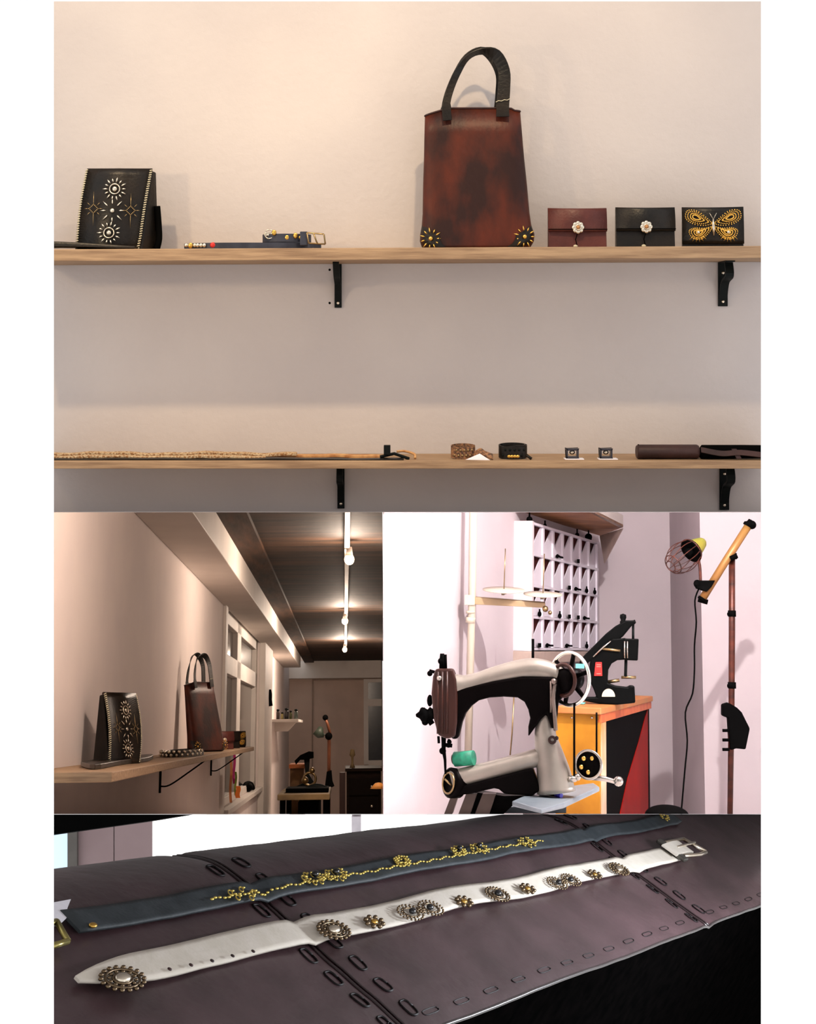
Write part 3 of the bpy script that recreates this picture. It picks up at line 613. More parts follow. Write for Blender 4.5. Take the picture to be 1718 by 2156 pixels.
# things hanging in the near window
for i, (x, y0, y1, c, wd_, lab) in enumerate(((493, 1585, 1650, (186, 46, 120), 5, 'thin magenta ribbon hanging beside the window'), (486, 1600, 1690, (200, 130, 84), 5, 'tan ribbon hanging leftmost beside the window'), (496, 1625, 1675, (128, 150, 60), 4, 'green ribbon hanging low beside the window'), (501, 1655, 1680, (230, 120, 40), 9, 'short orange cloth strip lowest among the hanging ribbons'))):
    m = MB(); v = 10.3-.05*i; P = [R2.at(x+math.sin(k*1.3)*1.2, y0+(y1-y0)*k/5, v) for k in range(6)]; m.ribbon(smooth_path(P, 3), V3((wd_*v/F, 0, 0)), .004)
    single('hanging_ribbon', m, mat('ribbon_%d' % i, c, .7), lab, 'ribbon', R2, group='ribbons hanging by the near window', o=P[0])
p = R2.onw(520, 1663, -.50); m = MB(); m.tube(smooth_path([p+V3((-.03, -.2, 0)), p+V3((-.01, .0, .05)), p+V3((.02, .2, .045)), p+V3((.03, .4, .0))]), [.02]*16, 8); m.sph(p+V3((0, .1, .02)), .05, (1, 3, .8))
single('tape_dispenser', m, MATTE, 'small black tape dispenser standing on the near window sill', 'dispenser', R2, o=p)

# ================================================================ BAY 3 : sewing corner
WALL3 = mat('pale_plaster', (196, 187, 190), .9, c2=(203, 193, 196), ns=2.5, bump=.06, bs=40, spec=.15)
def wallq(name, p0, p1, th=.05, z0=-3.5, z1=2.4, m=WALL3):
    a, b = V3((p0[0], p0[1], 0)), V3((p1[0], p1[1], 0)); n = (b-a).cross(V3((0, 0, 1))).normalized()
    if n.y < 0: n = -n
    mb = MB(); fz = lambda p: V3((0, 0, floorz(R3, p.x, p.y)))
    mb.hexa([a+fz(a), b+fz(b), b+V3((0, 0, z1)), a+V3((0, 0, z1))], [a+n*th+fz(a+n*th), b+n*th+fz(b+n*th), b+n*th+V3((0, 0, z1)), a+n*th+V3((0, 0, z1))])
    return struct(name, mb, m, R3)
def gp(px, v): p = R3.at(px, 1351, v); return (p.x, p.y)
A0, A1 = gp(790, 4.6), gp(1262, 8.4)
RK0, RK1 = 6.4, 7.63
ax0, ax1 = gp(1098, 6.52), gp(1262, 8.05)
dx = (ax1[0]-ax0[0], ax1[1]-ax0[1]); kk = 2.3
pr = gp(809, 1.0)[0]                          # where the left wall meets the partition
tt = (ax0[0]-pr*ax0[1])/(dx[0]-pr*dx[1]); A0 = (ax0[0]-dx[0]*tt, ax0[1]-dx[1]*tt)
def onwall(px, py):                          # point of the left wall under a pixel
    r = R3.Ri @ ray(px, py); nx, ny = -dx[1], dx[0]; return r*((ax0[0]*nx+ax0[1]*ny)/(r.x*nx+r.y*ny))
q_ = [onwall(808, 1714), V3((ax1[0], ax1[1], floorz(R3, *ax1))), V3((ax1[0], ax1[1], 2.2)), onwall(808, 850)]
nb_ = V3((-dx[1], dx[0], 0)).normalized()*.002
struct('wall_left_4', MB().hexa(q_, [p+nb_ for p in q_]), WALL3, R3)
B1, C1, D1 = gp(1413, 7.95), gp(1478, 6.85), gp(1760, 6.85)
wallq('wall_back_2', ax1, B1); wallq('wall_back_3', B1, C1); wallq('wall_right', C1, D1)
cx = gp(1720, 6.85)[0]
roof = MB().box(-.9, cx, 3.95, 8.6, 1.52, 1.55); struct('ceiling_light_block', roof, WALL3, R3)  # unseen roof, added to cut the ambient light in this bay
struct('wall_right_light_block', clampz(MB().box(cx, cx+.03, 3.4, 6.85, -2.4, 1.55), R3), WALL3, R3)  # unseen side wall, added with the roof against ambient light
# pigeonhole rack on the left wall
c0 = [R3.at(1122, 1103, RK0), R3.at(1257, 1143, RK1), R3.at(1257, 1366, RK1), R3.at(1122, 1368, RK0)]
zt = (c0[0].z+c0[1].z)/2; zb_ = (c0[2].z+c0[3].z)/2
e = V3((c0[1].x-c0[0].x, c0[1].y-c0[0].y, 0)); Lr = e.length; e.normalize(); nrm = V3((-e.y, e.x, 0))   # nrm points into the wall
t = Thing('pigeonhole_rack', 'white wall rack of seven by four pigeonholes with shadow triangles shaped into the fronts', 'rack', R3, (c0[0].x, c0[0].y, zb_))
O = V3((c0[0].x, c0[0].y, 0))
def rp(a, z, d): return O+e*a+nrm*d+V3((0, 0, z))
def rbox(a0, a1, z0, z1, d0, d1): m = MB(); m.hexa([rp(a0, z0, d0), rp(a1, z0, d0), rp(a1, z1, d0), rp(a0, z1, d0)], [rp(a0, z0, d1), rp(a1, z0, d1), rp(a1, z1, d1), rp(a0, z1, d1)]); return m
WP = mat('rack_white', (226, 222, 230), .6, c2=(216, 210, 220), ns=8)
DR = mat('rack_shade_red', (46, 8, 8), .8, c2=(64, 16, 12), ns=8, spec=.1)  # dark red that stands in for the shade in the pigeonholes
t.part('back_panel', rbox(0, Lr, zb_, zt, .014, .02), DR, label='dark red back panel seen as the shadow triangles')
m = MB(); Hh = zt-zb_
for k in range(8):
    q = rbox(k*Lr/7-.013, k*Lr/7+.013, zb_, zt, -.002, .016); m.v += q.v if False else []; m.add(q.v, q.f, False)
t.part('upright', m, WP); m = MB()
for k in range(5): q = rbox(-.02, Lr+.02, zb_+k*Hh/4-.005, zb_+k*Hh/4+.006, -.004, .016); m.add(q.v, q.f, False)
t.part('rail', m, WP)
m = rbox(-.03, 0, zb_-.01, zt+.01, -.006, .30); t.part('side_panel', m, mat('rack_side', (214, 206, 208), .7), bevel=.003)
t.part('base_board', rbox(-.03, Lr+.03, zb_-.06, zb_-.01, -.006, .3), mat('rack_base', (176, 158, 146), .7), bevel=.003)
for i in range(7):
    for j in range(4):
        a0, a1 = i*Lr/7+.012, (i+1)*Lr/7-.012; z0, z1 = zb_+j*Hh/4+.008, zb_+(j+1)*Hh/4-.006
        m = MB(); m.prism([rp(a0, z0, .006), rp(a1, z0, .006), rp(a1, z1, .006), rp(a1-.012, z1, .006), rp(a0+.012, z0+(z1-z0)*.26, .006), rp(a0, z0+(z1-z0)*.22, .006)], nrm*.005)  # white front cut slantwise so the dark back forms a shadow triangle
        t.part('shadow_cut_front', m, WP)
for i, j, k in ((0, 1, 0), (0, 0, 1), (1, 0, 2), (3, 0, 2), (5, 0, 0), (2, 3, 2), (3, 2, 1), (4, 2, 2), (5, 2, 0), (2, 1, 0), (3, 1, 1), (4, 1, 1), (5, 1, 2), (6, 2, 0), (4, 3, 1)):
    p = rp((i+.5)*Lr/7, zb_+j*Hh/4+.016, -.008); m = MB(); TL = ('bottom', 'second lowest', 'second highest', 'top')[j]; TC = ('first', 'second', 'third', 'middle', 'fifth', 'sixth', 'last')[i]
    if k == 0: m.sph(p, .009, (1, 1, 1.4), 6); m.tube([p, p+V3((0, 0, .022))], .004, 5)
    elif k == 1: m.box(p.x-.006, p.x+.008, p.y-.02, p.y+.02, p.z-.008, p.z+.010)
    else: m.tube([p-e*.05+V3((0, 0, .006)), p, p+e*.05], .005, 6); m.sph(p-e*.05, .009, n=5)
    single('small_tool', m, MATTE, 'tiny dark tool on the %s rail, %s pigeonhole column from the left' % (TL, TC), 'tool', R3, group='tiny tools in the pigeonhole rack', o=p)
for i, (a_, h) in enumerate(((.05, .05), (.32, .03), (.95, .04), (1.2, .07), (Lr-.03, .03))):
    p = rp(a_, zt+.01, .03); m = MB(); m.sph(p+V3((0, 0, h*.25)), h*.28, (1, 2, 1), 6); m.tube([p, p+V3((0, 0, h))], .004, 5)
    single('small_tool', m, MATTE, 'small dark tool on top of the pigeonhole rack, ' + ('leftmost of five', 'second from the left', 'middle one', 'tallest one', 'rightmost of five')[i], 'tool', R3, group='tools on top of the rack', o=p)
# high box shelf over the rack
t = Thing('high_shelf', 'pale wooden shelf with brown underside mounted above the pigeonhole rack', 'shelf', R3, R3.at(1262, 1128, 7.7))
zq = .572
Aq, Bq, Cq, Dq = R3.onw(1060, 1070, zq), R3.onw(1264, 1128, zq), R3.onw(1312, 1110, zq), R3.onw(1240, 1074, zq)
Aq.z = Bq.z = Cq.z = Dq.z = zq
m = MB(); m.prism([Aq, Bq, Cq, Dq], (0, 0, .012)); t.part('board', m, mat('raw_underside', (120, 66, 28), .6, c2=(176, 124, 78), ns=5, stretch=(1, 4, 1)))
m = MB(); m.hexa([Dq, Cq, Cq+V3((0, 0, .06)), Dq+V3((0, 0, .06))], [p+V3((-.02, .01, 0)) for p in (Dq, Cq, Cq+V3((0, 0, .06)), Dq+V3((0, 0, .06)))]); t.part('front_edge', m, PAINT2)
m = MB(); m.prism([R3.at(1262, 1128, 7.6), R3.at(1311, 1112, 7.2), R3.at(1272, 1186, 7.5)], (.004, .03, 0)); t.part('bracket', m, mat('bracket_wood', (190, 168, 156), .7))

# sewing machine (lateral, about 4.4 m out)
VM = 4.2; sm = VM/F
def q3(px, py, d=0): return R3.at(px, py, VM+d)
ENAMEL = mat('lit_grey_enamel', (130, 124, 115), .36, .45, c2=(144, 138, 128), ns=12, spec=.5)  # lit side of the machine's enamel, put in as grey
BLK = mat('black_enamel_and_shade', (6, 4, 4), .4, spec=.02)  # shaded side of that enamel put in as black, also truly black parts
BRN = mat('brown_enamel', (36, 16, 12), .35, c2=(54, 26, 18), ns=10, spec=.25)
CHROME = mat('chrome', (168, 164, 156), .24, 1)
NICKEL = mat('bright_nickel', (226, 224, 216), .25, 1)
t = Thing('sewing_machine', 'vintage cylinder-arm sewing machine in lit grey and shaded black with spoked handwheel', 'sewing machine', R3, q3(1165, 1668))
P = smooth_path([q3(952, 1444), q3(975, 1443), q3(1000, 1437), q3(1040, 1424), q3(1090, 1412), q3(1130, 1409), q3(1165, 1417), q3(1190, 1432)], 4)
rr = [24, 23.5, 23, 22, 21, 20, 19.5, 19, 18.5, 18, 18.2, 18.5, 19, 19.5, 20, 20.5, 21, 21.5, 22, 22, 22, 21.5, 21, 20, 19, 18, 17, 15, 13]
rr = (rr+[13]*40)[:len(P)]
t.part('arm', MB().tube(P, [r*sm for r in rr], 20), ENAMEL)
def sprism(pts, d0, d1, mb=None): m = mb or MB(); m.prism([q3(x, y, d0) for x, y in pts], (0, d1-d0, 0)); return m
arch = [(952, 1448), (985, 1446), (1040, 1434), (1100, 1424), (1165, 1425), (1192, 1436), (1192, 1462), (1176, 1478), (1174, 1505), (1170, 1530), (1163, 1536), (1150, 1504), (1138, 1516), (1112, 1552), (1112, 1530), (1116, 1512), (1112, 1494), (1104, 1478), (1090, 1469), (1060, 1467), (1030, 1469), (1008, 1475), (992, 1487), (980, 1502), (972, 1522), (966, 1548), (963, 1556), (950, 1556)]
t.part('arm_shaded_underside', sprism(arch, -.028, .028), BLK, bevel=.006)  # the arm's shaded underside, drawn as a separate black piece
head = t.part('head', sprism([(917, 1408), (952, 1408), (960, 1430), (963, 1470), (962, 1520), (958, 1552), (940, 1556), (922, 1548), (912, 1510), (908, 1460), (911, 1425)], -.04, .03), BRN, bevel=.006)
m = MB()
for x in (922, 931, 941): m.tube([q3(x, 1414, -.041), q3(x, 1545, -.041)], .004, 6)
t.part('face_rib', m, BRN, parent=head)
m = MB(); m.sph(q3(925, 1428, -.045), .008); t.part('face_screw', m, CHROME, parent=head)
m = MB(); m.tube([q3(931, 1408), q3(931, 1388), q3(931, 1376)], [.009, .008, .006], 8); m.tube([q3(939, 1408), q3(938, 1378)], .004, 6); m.sph(q3(929, 1392), .010, n=6); m.tube([q3(904, 1412), q3(925, 1418)], .005, 6); m.sph(q3(905, 1418), .008, n=6); t.part('presser_bar_top', m, MATTE)
m = MB(); m.lathe(q3(912, 1503, -.02), (-1, -.3, -.1), [(.014, 0), (.02, .008), (.012, .016), (.02, .024), (.02, .034), (.010, .040), (.004, .05)], 14); m.sph(q3(895, 1520, -.02), .010, n=6); m.sph(q3(905, 1475, -.01), .012, (.7, 1, 1.4), 6); m.tube([q3(888, 1490, -.02), q3(905, 1497, -.02)], .002, 5); m.tube([q3(893, 1498, -.02), q3(910, 1525, -.02)], .009, 6); t.part('tension_dial', m, MATTE)
m = MB(); m.tube([q3(934, 1550), q3(934, 1580), q3(937, 1600), q3(938, 1630)], [.007, .006, .004, .003], 8); m.sph(q3(932, 1581), .010, n=6); m.tube([q3(923, 1550), q3(924, 1565)], .004, 5); m.tube([q3(935, 1568), q3(952, 1570)], .006, 6); m.sph(q3(946, 1562), .007, n=6); m.tube([q3(945, 1556), q3(944, 1574)], .004, 6); t.part('needle_bar', m, MATTE)
P = [q3(952, 1643), q3(985, 1634), q3(1040, 1620), q3(1100, 1604), q3(1135, 1594), q3(1150, 1590)]
t.part('cylinder_bed', MB().tube(P, [20*sm, 18.5*sm, 18*sm, 18*sm, 18*sm, 12*sm], 20), ENAMEL)
t.part('bed_shaded_underside', sprism([(950, 1662), (985, 1652), (1040, 1638), (1100, 1622), (1122, 1618), (1130, 1640), (1138, 1664), (1120, 1676), (1062, 1672), (1050, 1662), (1040, 1660), (990, 1672), (955, 1675)], -.026, .028), BLK, bevel=.005)  # shade under the cylinder bed, drawn as a black piece
m = MB(); m.lathe(q3(948, 1648, -.006), (-.75, -.6, .1), [(.0, -.03), (.040, -.03), (.042, 0), (.034, .006), (.030, .002), (0, .004)], 24); cap = t.part('bobbin_cap', m, BLK)
m = MB(); m.torus(q3(944, 1649, -.012), .028, .003, (-.75, -.6, .1)); m.tube([q3(936, 1640, -.02), q3(952, 1655, -.02)], .003, 5); t.part('shuttle_ring', m, ANTIQUE, parent=cap)
m = MB(); m.hexa([q3(946, 1628, -.01), q3(968, 1622, -.01), q3(972, 1626, .02), q3(950, 1632, .02)], [p+V3((0, 0, -.004)) for p in (q3(946, 1628, -.01), q3(968, 1622, -.01), q3(972, 1626, .02), q3(950, 1632, .02))]); t.part('needle_plate', m, CHROME)
P = smooth_path([q3(1149, 1500), q3(1146, 1530), q3(1150, 1560), q3(1158, 1595), q3(1166, 1630), q3(1171, 1668)], 3)
n = len(P); t.part('pillar', MB().tube(P, [(9+30*(i/(n-1))**.75)*sm for i in range(n)], 24), ENAMEL)
m = MB(); m.torus(q3(1163, 1558, -.036), .008, .004, (0, 1, 0), 16, 6); m.sph(q3(1172, 1554, -.034), .006, n=5); t.part('maker_badge', m, BRN)
axh = (.62, -.78, 0)
m = MB(); m.torus(q3(1199, 1429, -.01), 52*sm, 4*sm, (-.66, -.75, 0), 40, 10); hw = t.part('handwheel', m, NICKEL, label='polished spoked handwheel')
m = MB(); c = q3(1199, 1429, -.01); aa = V3((-.66, -.75, 0)).normalized(); b1 = V3((0, 0, 1)).cross(aa).normalized()
for k in range(6):
    g = k*math.pi/3+.3; d = b1*math.cos(g)+V3((0, 0, 1))*math.sin(g); m.tube([c+d*.012, c+d*.045, c+d*50*sm], [.009, .007, .006], 8)
m.lathe(c-aa*.03, aa, [(0, 0), (.03, 0), (.03, .02), (.018, .03), (.018, .06), (0, .062)]); t.part('spokes', m, BLK, parent=hw)
m = MB(); m.torus(q3(1186, 1432, -.03), 31*sm, 4*sm, (-.66, -.75, 0), 30, 8); t.part('clutch_wheel', m, BRN); m = MB(); m.lathe(q3(1186, 1433, -.03), (-.66, -.75, 0), [(0, -.02), (24*sm, -.02), (24*sm, .002), (12*sm, .008), (0, .010)]); t.part('hub', m, BLK)
m = MB(); m.tube(smooth_path([q3(1168, 1440, -.035), q3(1165, 1470, -.035), q3(1167, 1500, -.03), q3(1170, 1538, -.03)]), .006, 8); m.sph(q3(1166, 1435, -.04), .009); m.tube([q3(1160, 1434, -.04), q3(1160, 1500, -.03)], .004, 6); t.part('thread_lever', m, mat('worn_nickel', (120, 108, 100), .35, .9))
m = MB(); m.tube([q3(1209, 1480, -.03), q3(1209, 1634, -.03)], .0035, 6); m.tube([q3(1256, 1500, -.0), q3(1256, 1610, -.0)], .003, 6); t.part('drive_belt', m, MATTE)
m = MB(); m.torus(q3(1239, 1610, -.02), 27*sm, 3*sm, (-.35, -.93, 0), 32, 8); sw = t.part('winder_wheel', m, CHROME)
m = MB(); m.lathe(q3(1239, 1610, -.018), (-.35, -.93, 0), [(0, -.01), (26*sm, -.01), (26*sm, .004), (0, .006)]); t.part('disc', m, BLK, parent=sw)
m = MB()
for k in range(5): g = k*1.256+.3; m.sph(q3(1238+15*math.cos(g), 1610+16*math.sin(g), -.026), .0065, (1, .5, 1), 6)
t.part('hole_rim', m, GOLD, parent=sw)
m = MB(); m.tube([q3(1240, 1636, -.01), q3(1275, 1640, -.01), q3(1304, 1648, -.01)], [.008, .007, .006], 8); m.sph(q3(1302, 1645, -.01), .014, n=6); m.sph(q3(1205, 1640, -.03), .012, (1.3, 1, .8), 6); m.sph(q3(1216, 1636, -.03), .010, n=6); t.part('crank', m, CHROME)
# metal work plate, base
STEEL = mat('blue_grey_steel', (112, 124, 132), .4, .4, c2=(130, 142, 150), ns=10)
t = Thing('machine_table', 'blue-grey steel table plate under the sewing machine, on black legs', 'table', R3, q3(1160, 1714))
zpt = q3(1075, 1690, -.2).z
def tp(px, py): p = R3.onw(px, py, zpt); p.z = zpt; return p
m = MB(); m.prism([tp(1078, 1686), tp(1128, 1664), tp(1250, 1648), tp(1262, 1656), tp(1188, 1690), tp(1140, 1704)], (0, 0, -.015)); clampz(m, R3); t.part('plate', m, STEEL, bevel=.004)
m = MB(); m.prism([q3(1062, 1700, .1), q3(1192, 1694, .1), q3(1192, 1712, .1), q3(1050, 1712, .1)], (0, .2, 0)); t.part('drawer_box', m, STEEL)
for x0, x1 in ((945, 962), (975, 1000), (1010, 1040)):
    t.part('leg', sprism([(x0+6, 1672), (x1+4, 1672), (x1-10, 1714), (x0-10, 1714)], .0, .05), mat('dull_steel', (70, 58, 52), .5, .4))
t.part('skirt', sprism([(1000, 1668), (1062, 1676), (1140, 1674), (1150, 1684), (1086, 1690), (1060, 1714), (985, 1714)], .03, .10), BLK)
p = tp(1155, 1680); m = MB(); a, b = tp(1136, 1672)+V3((0, 0, .006)), tp(1182, 1680)+V3((0, 0, .006)); t = Thing('ballpoint_pen', 'blue ballpoint pen lying on the steel table plate', 'pen', R3, a)
t.part('barrel', MB().tube([a, a.lerp(b, .2), a.lerp(b, .75)], [.004, .0055, .0055], 8), MATTE); t.part('cap', MB().tube([a.lerp(b, .74), b], .0062, 8), mat('blue_plastic', (44, 34, 168), .4))
p = q3(977, 1597, .0); t = Thing('thread_spool', 'green thread spool resting on the machine cylinder arm', 'spool', R3, p)
GREEN = mat('green_thread', (24, 140, 106), .6, c2=(14, 104, 80), ns=60); ax = V3((.94, -.30, .12)).normalized()
t.part('thread', MB().cyl(p-ax*.028, p+ax*.030, .0205, None, 24), GREEN); m = MB().cyl(p-ax*.034, p-ax*.026, .014); t.part('core', m, BRN)
# spool stand
BEIGE = mat('cream_paint', (184, 174, 156), .5, c2=(194, 184, 166), ns=10)
VS = 5.6; ss = VS/F
def qs(px, py, d=0): return R3.at(px, py, VS+d)
t = Thing('thread_stand', 'tall cream thread stand with two spool discs behind the sewing machine', 'stand', R3, qs(985, 1610))
t.part('pole', MB().tube([qs(998, 900), qs(994, 1250), qs(985, 1612)], [8*ss, 8*ss, 7.5*ss], 12), BEIGE)
m = MB(); m.tube([qs(991, 1300), qs(990, 1312)], 10*ss, 12); m.tube([qs(991, 1286), qs(991, 1292)], 9.5*ss, 12); m.box(qs(979, 1275).x, qs(1000, 1275).x, VS-.02, VS+.02, qs(990, 1274).z, qs(990, 1253).z); t.part('collar', m, BEIGE)
t.part('arm', MB().hexa([qs(982, 1256, -.015), qs(1148, 1270, -.015), qs(1148, 1280, -.015), qs(982, 1272, -.015)], [qs(982, 1254, .015), qs(1148, 1267, .015), qs(1148, 1279, .015), qs(982, 1271, .015)]), mat('ochre_bar', (150, 128, 96), .5), bevel=.002)
for px, py, rx in ((1061, 1243, 44), (1143, 1252, 40)):
    m = MB(); c = qs(px, py, .0); m.lathe(c, (0.02, -.18, 1), [(0, -.016), (.010, -.014), (.014, -.006), (rx*ss, 0), (rx*ss, .003), (.006, .006), (0, .006)], 32); d = t.part('spool_disc', m, BEIGE)
    m = MB(); m.cyl(c, qs(px+3, py-88 if px < 1100 else py-86), .0022, None, 6); m.lathe(qs(px-2, py+10), (0, 0, 1), [(0, 0), (.006, 0), (.006, .02), (0, .02)], 10); t.part('spindle', m, ANTIQUE, parent=d)
m = MB(); m.sph(qs(1148, 1282, -.02), .012, n=6); m.sph(qs(1158, 1290, -.02), .008, n=6); t.part('thread_guide', m, ANTIQUE)
t.part('thread_rod', MB().tube([qs(1122, 1345), qs(1122, 1395)], .006, 6), MATTE)
m = MB(); m.tube([qs(1082, 1468), qs(1078, 1545), qs(1074, 1590)], .003, 6); single('twisted_cord', m, ANTIQUE, 'thin twisted cord hanging behind the arch of the sewing machine', 'cord', R3, o=qs(1078, 1590))

# yellow cabinet with open red side
VC = 5.0
K0 = V3((*gp(1262, VC), 0)); e2 = V3((gp(1368, 6.24)[0]-K0.x, 6.24-VC, 0)); L2 = e2.length; e2.normalize(); e1 = V3((-e2.y, e2.x, 0)); L1 = .15
zc = R3.at(1262, 1490, VC).z; zf = zc-.75
YEL = mat('yellow_varnish', (140, 90, 10), .5, c2=(166, 112, 22), ns=7, bump=.05, spec=.3)
OCH = mat('worn_top', (160, 110, 60), .55, c2=(176, 100, 38), ns=9)
REDP = mat('red_lacquer', (112, 5, 1), .6, c2=(128, 9, 2), ns=5, spec=.08)
t = Thing('tool_cabinet', 'yellow varnished wooden cabinet with light and shade coloured on its red side, under the press', 'cabinet', R3, K0+V3((0, 0, zf)))
def cb(a0, a1, b0, b1, z0, z1):
    m = MB(); P = [K0+e1*a+e2*b for a, b in ((a0, b0), (a1, b0), (a1, b1), (a0, b1))]
    return clampz(m.hexa([p+V3((0, 0, z0)) for p in P], [p+V3((0, 0, z1)) for p in P]), R3)
t.part('top', cb(-.008, L1, -.02, L2+.02, zc-.022, zc), OCH, bevel=.003)
t.part('front_panel', cb(0, L1, 0, .02, zf, zc-.022), YEL, bevel=.002, label='yellow front panel')
t.part('top_rail', cb(-.004, .012, 0, L2, zc-.05, zc-.022), mat('orange_rail', (168, 66, 24), .5, c2=(196, 96, 34), ns=14), bevel=.002)
m = cb(-.002, .02, .02, .12, zf, zc-.05); t.part('post', m, mat('pale_post', (206, 176, 150), .5, c2=(190, 120, 60), ns=5), bevel=.002)
t.part('side_panel', cb(.006, .010, .10, L2, zf, zc-.05), MATTE, label='open side, its shade put in as black')  # shade inside the open side, put in as a black sheet
P = lambda px, py: K0+e1*.004+e2*0+V3((0, 0, 0))
def side(px, py, d):                          # point of the cabinet's right side under a pixel
    r = R3.Ri @ ray(px, py); nn = e1; k = (K0+e1*d).dot(nn)/r.dot(nn); return r*k
m = MB(); m.prism([side(1364, 1492, .003), side(1365, 1714, .003), side(1306, 1714, .003), side(1322, 1640, .003), side(1346, 1560, .003)], e1*.003); t.part('red_lit_patch', m, REDP, label='lit patch of the red inner wall')  # light falling on the red inner wall, cut out as a shape
m = MB()
for px, py in ((1246, 1511), (1204, 1511)): r = R3.Ri @ ray(px, py); k = (K0-e2*.001).dot(e2)/r.dot(e2); m.sph(r*k, .004, n=5)
t.part('screw', m, CHROME)
MINT = mat('mint_paper', (110, 214, 196), .8)
for i, (px, py, lab) in enumerate(((1216, 1479, 'small mint green paper scrap on the yellow cabinet top'),)):
    p = R3.onw(px, py+3, zc+.002); m = MB(); m.prism([p, p+V3((.022, .0, 0)), p+V3((.03, .10, 0)), p+V3((.01, .11, 0))], (0, 0, .002)); single('paper_scrap', m, MINT, lab, 'paper', R3, o=p)
p = q3(1212, 1407, -.09); m = MB(); m.hexa([p, p+V3((.024, .01, 0)), p+V3((.024, .01, .012)), p+V3((0, 0, .012))], [x+V3((0, .012, 0)) for x in (p, p+V3((.024, .01, 0)), p+V3((.024, .01, .012)), p+V3((0, 0, .012)))]); single('paper_scrap', m, MINT, 'mint green paper tab stuck inside the big handwheel', 'paper', R3, o=p)
# arbor press
VP_ = 5.3; sp = VP_/F
def qp(px, py, d=0): return R3.at(px, py, VP_+d)
t = Thing('lever_press', 'black cast iron lever press with red label standing on the yellow cabinet', 'press', R3, qp(1290, 1482))
PB = mat('press_black', (7, 8, 8), .45, spec=.03)
def pp(pts, d0, d1): m = MB(); m.prism([qp(x, y, d0) for x, y in pts], (0, d1-d0, 0)); return m
body = t.part('frame', pp([(1244, 1385), (1262, 1362), (1290, 1345), (1318, 1343), (1318, 1389), (1300, 1390), (1288, 1397), (1281, 1410), (1280, 1425), (1280, 1438), (1296, 1444), (1322, 1447), (1326, 1443), (1336, 1444), (1338, 1480), (1300, 1484), (1262, 1482), (1230, 1476), (1230, 1468), (1256, 1468), (1250, 1452), (1243, 1437), (1240, 1415)], -.03, .03), PB, bevel=.006)
m = MB(); m.prism([qp(1281+14*math.cos(a_), 1467-17*math.sin(a_), -.0305) for a_ in [math.pi*k/14 for k in range(15)]], (0, -.002, 0)); t.part('base_hole_disc', m, BEIGE, parent=body, label='pale disc drawn for the hole in the base')  # wall-pale disc set where the base has a see-through hole
t.part('lever', pp([(1222, 1388), (1219, 1398), (1230, 1402), (1312, 1340), (1330, 1318), (1340, 1312), (1336, 1306), (1318, 1306), (1296, 1318), (1276, 1334)], -.025, .015), PB, bevel=.005)
m = MB(); m.lathe(qp(1312, 1318), (0, 0, 1), [(.010, 0), (.012, .015), (.008, .02), (.012, .03), (.011, .04), (0, .044)], 14); m.tube([qp(1326, 1312), qp(1338, 1308)], .006, 8); t.part('knob', m, PB)
m = MB(); m.cyl(qp(1333, 1314), qp(1333, 1348), .0045, None, 8); m.cyl(qp(1318, 1384), qp(1317, 1425), .0055, None, 8); t.part('ram', m, BLACKST)
t.part('head_block', pp([(1312, 1344), (1345, 1345), (1343, 1391), (1318, 1390)], -.035, .03), PB, bevel=.004)
m = MB()
for x in (1315, 1321): m.cyl(qp(x, 1350, -.037), qp(x, 1386, -.037), .003, None, 6)
t.part('guide_rod', m, CHROME)
for a_, b_, r_ in ((qp(1308, 1426), qp(1339, 1426), .005), (qp(1279, 1436), qp(1304, 1432), .006), (qp(1268, 1366, -.032), qp(1306, 1370, -.032), .005)): t.part('punch_rod', MB().cyl(a_, b_, r_, None, 8), ANTIQUE)
m = MB(); m.tube([qp(1249, 1383, -.036), qp(1271, 1362, -.036), qp(1286, 1350, -.036)], .003, 6); t.part('lever_link', m, CHROME)
m = MB(); m.hexa([qp(1254, 1394, -.031), qp(1267, 1394, -.031), qp(1268, 1423, -.031), qp(1251, 1423, -.031)], [qp(1254, 1394, -.033), qp(1267, 1394, -.033), qp(1268, 1423, -.033), qp(1251, 1423, -.033)]); lb = t.part('label_plate', m, mat('label_red', (190, 24, 18), .5), parent=body, label='red maker label')
m = MB()
for y0 in (1399, 1403, 1418): m.hexa([qp(1256, y0, -.0332), qp(1265, y0, -.0332), qp(1265, y0+1.3, -.0332), qp(1256, y0+1.3, -.0332)], [qp(1256, y0, -.034), qp(1265, y0, -.034), qp(1265, y0+1.3, -.034), qp(1256, y0+1.3, -.034)])
t.part('label_line', m, mat('label_pink', (226, 130, 120), .6), parent=body)
# lamp stand at the right
VL = 5.9; sl = VL/F
def ql(px, py, d=0): return R3.at(px, py, VL+d)
COPPER = mat('rusty_tube', (96, 46, 32), .4, .35, c2=(52, 28, 22), ns=9, stretch=(1, 1, 3)); OCHRE = mat('ochre_tube', (150, 112, 58), .45, .2, c2=(150, 104, 54), ns=9)
t = Thing('lamp_stand', 'tall rusty lamp stand with ochre cross arm and caged green work lamp', 'lamp stand', R3, ql(1537, 1714))
t.part('pole', MB().tube([ql(1541, 1168), ql(1541, 1330), ql(1540, 1500), ql(1537, 1714)], [6.5*sl, 6.5*sl, 6*sl, 5.5*sl], 14), COPPER)
t.part('cross_arm', MB().tube([ql(1576, 1106, -.02), ql(1530, 1178, -.02), ql(1478, 1262, -.02)], 8*sl, 14), OCHRE)
m = MB(); m.lathe(ql(1574, 1109, -.02), (.52, 0, .85), [(.010, 0), (.022, .002), (.022, .012), (.014, .018), (.012, .03), (0, .032)], 14); m.sph(ql(1583, 1105, -.02), .018, n=6); t.part('clamp_joint', m, MATTE); m = MB()
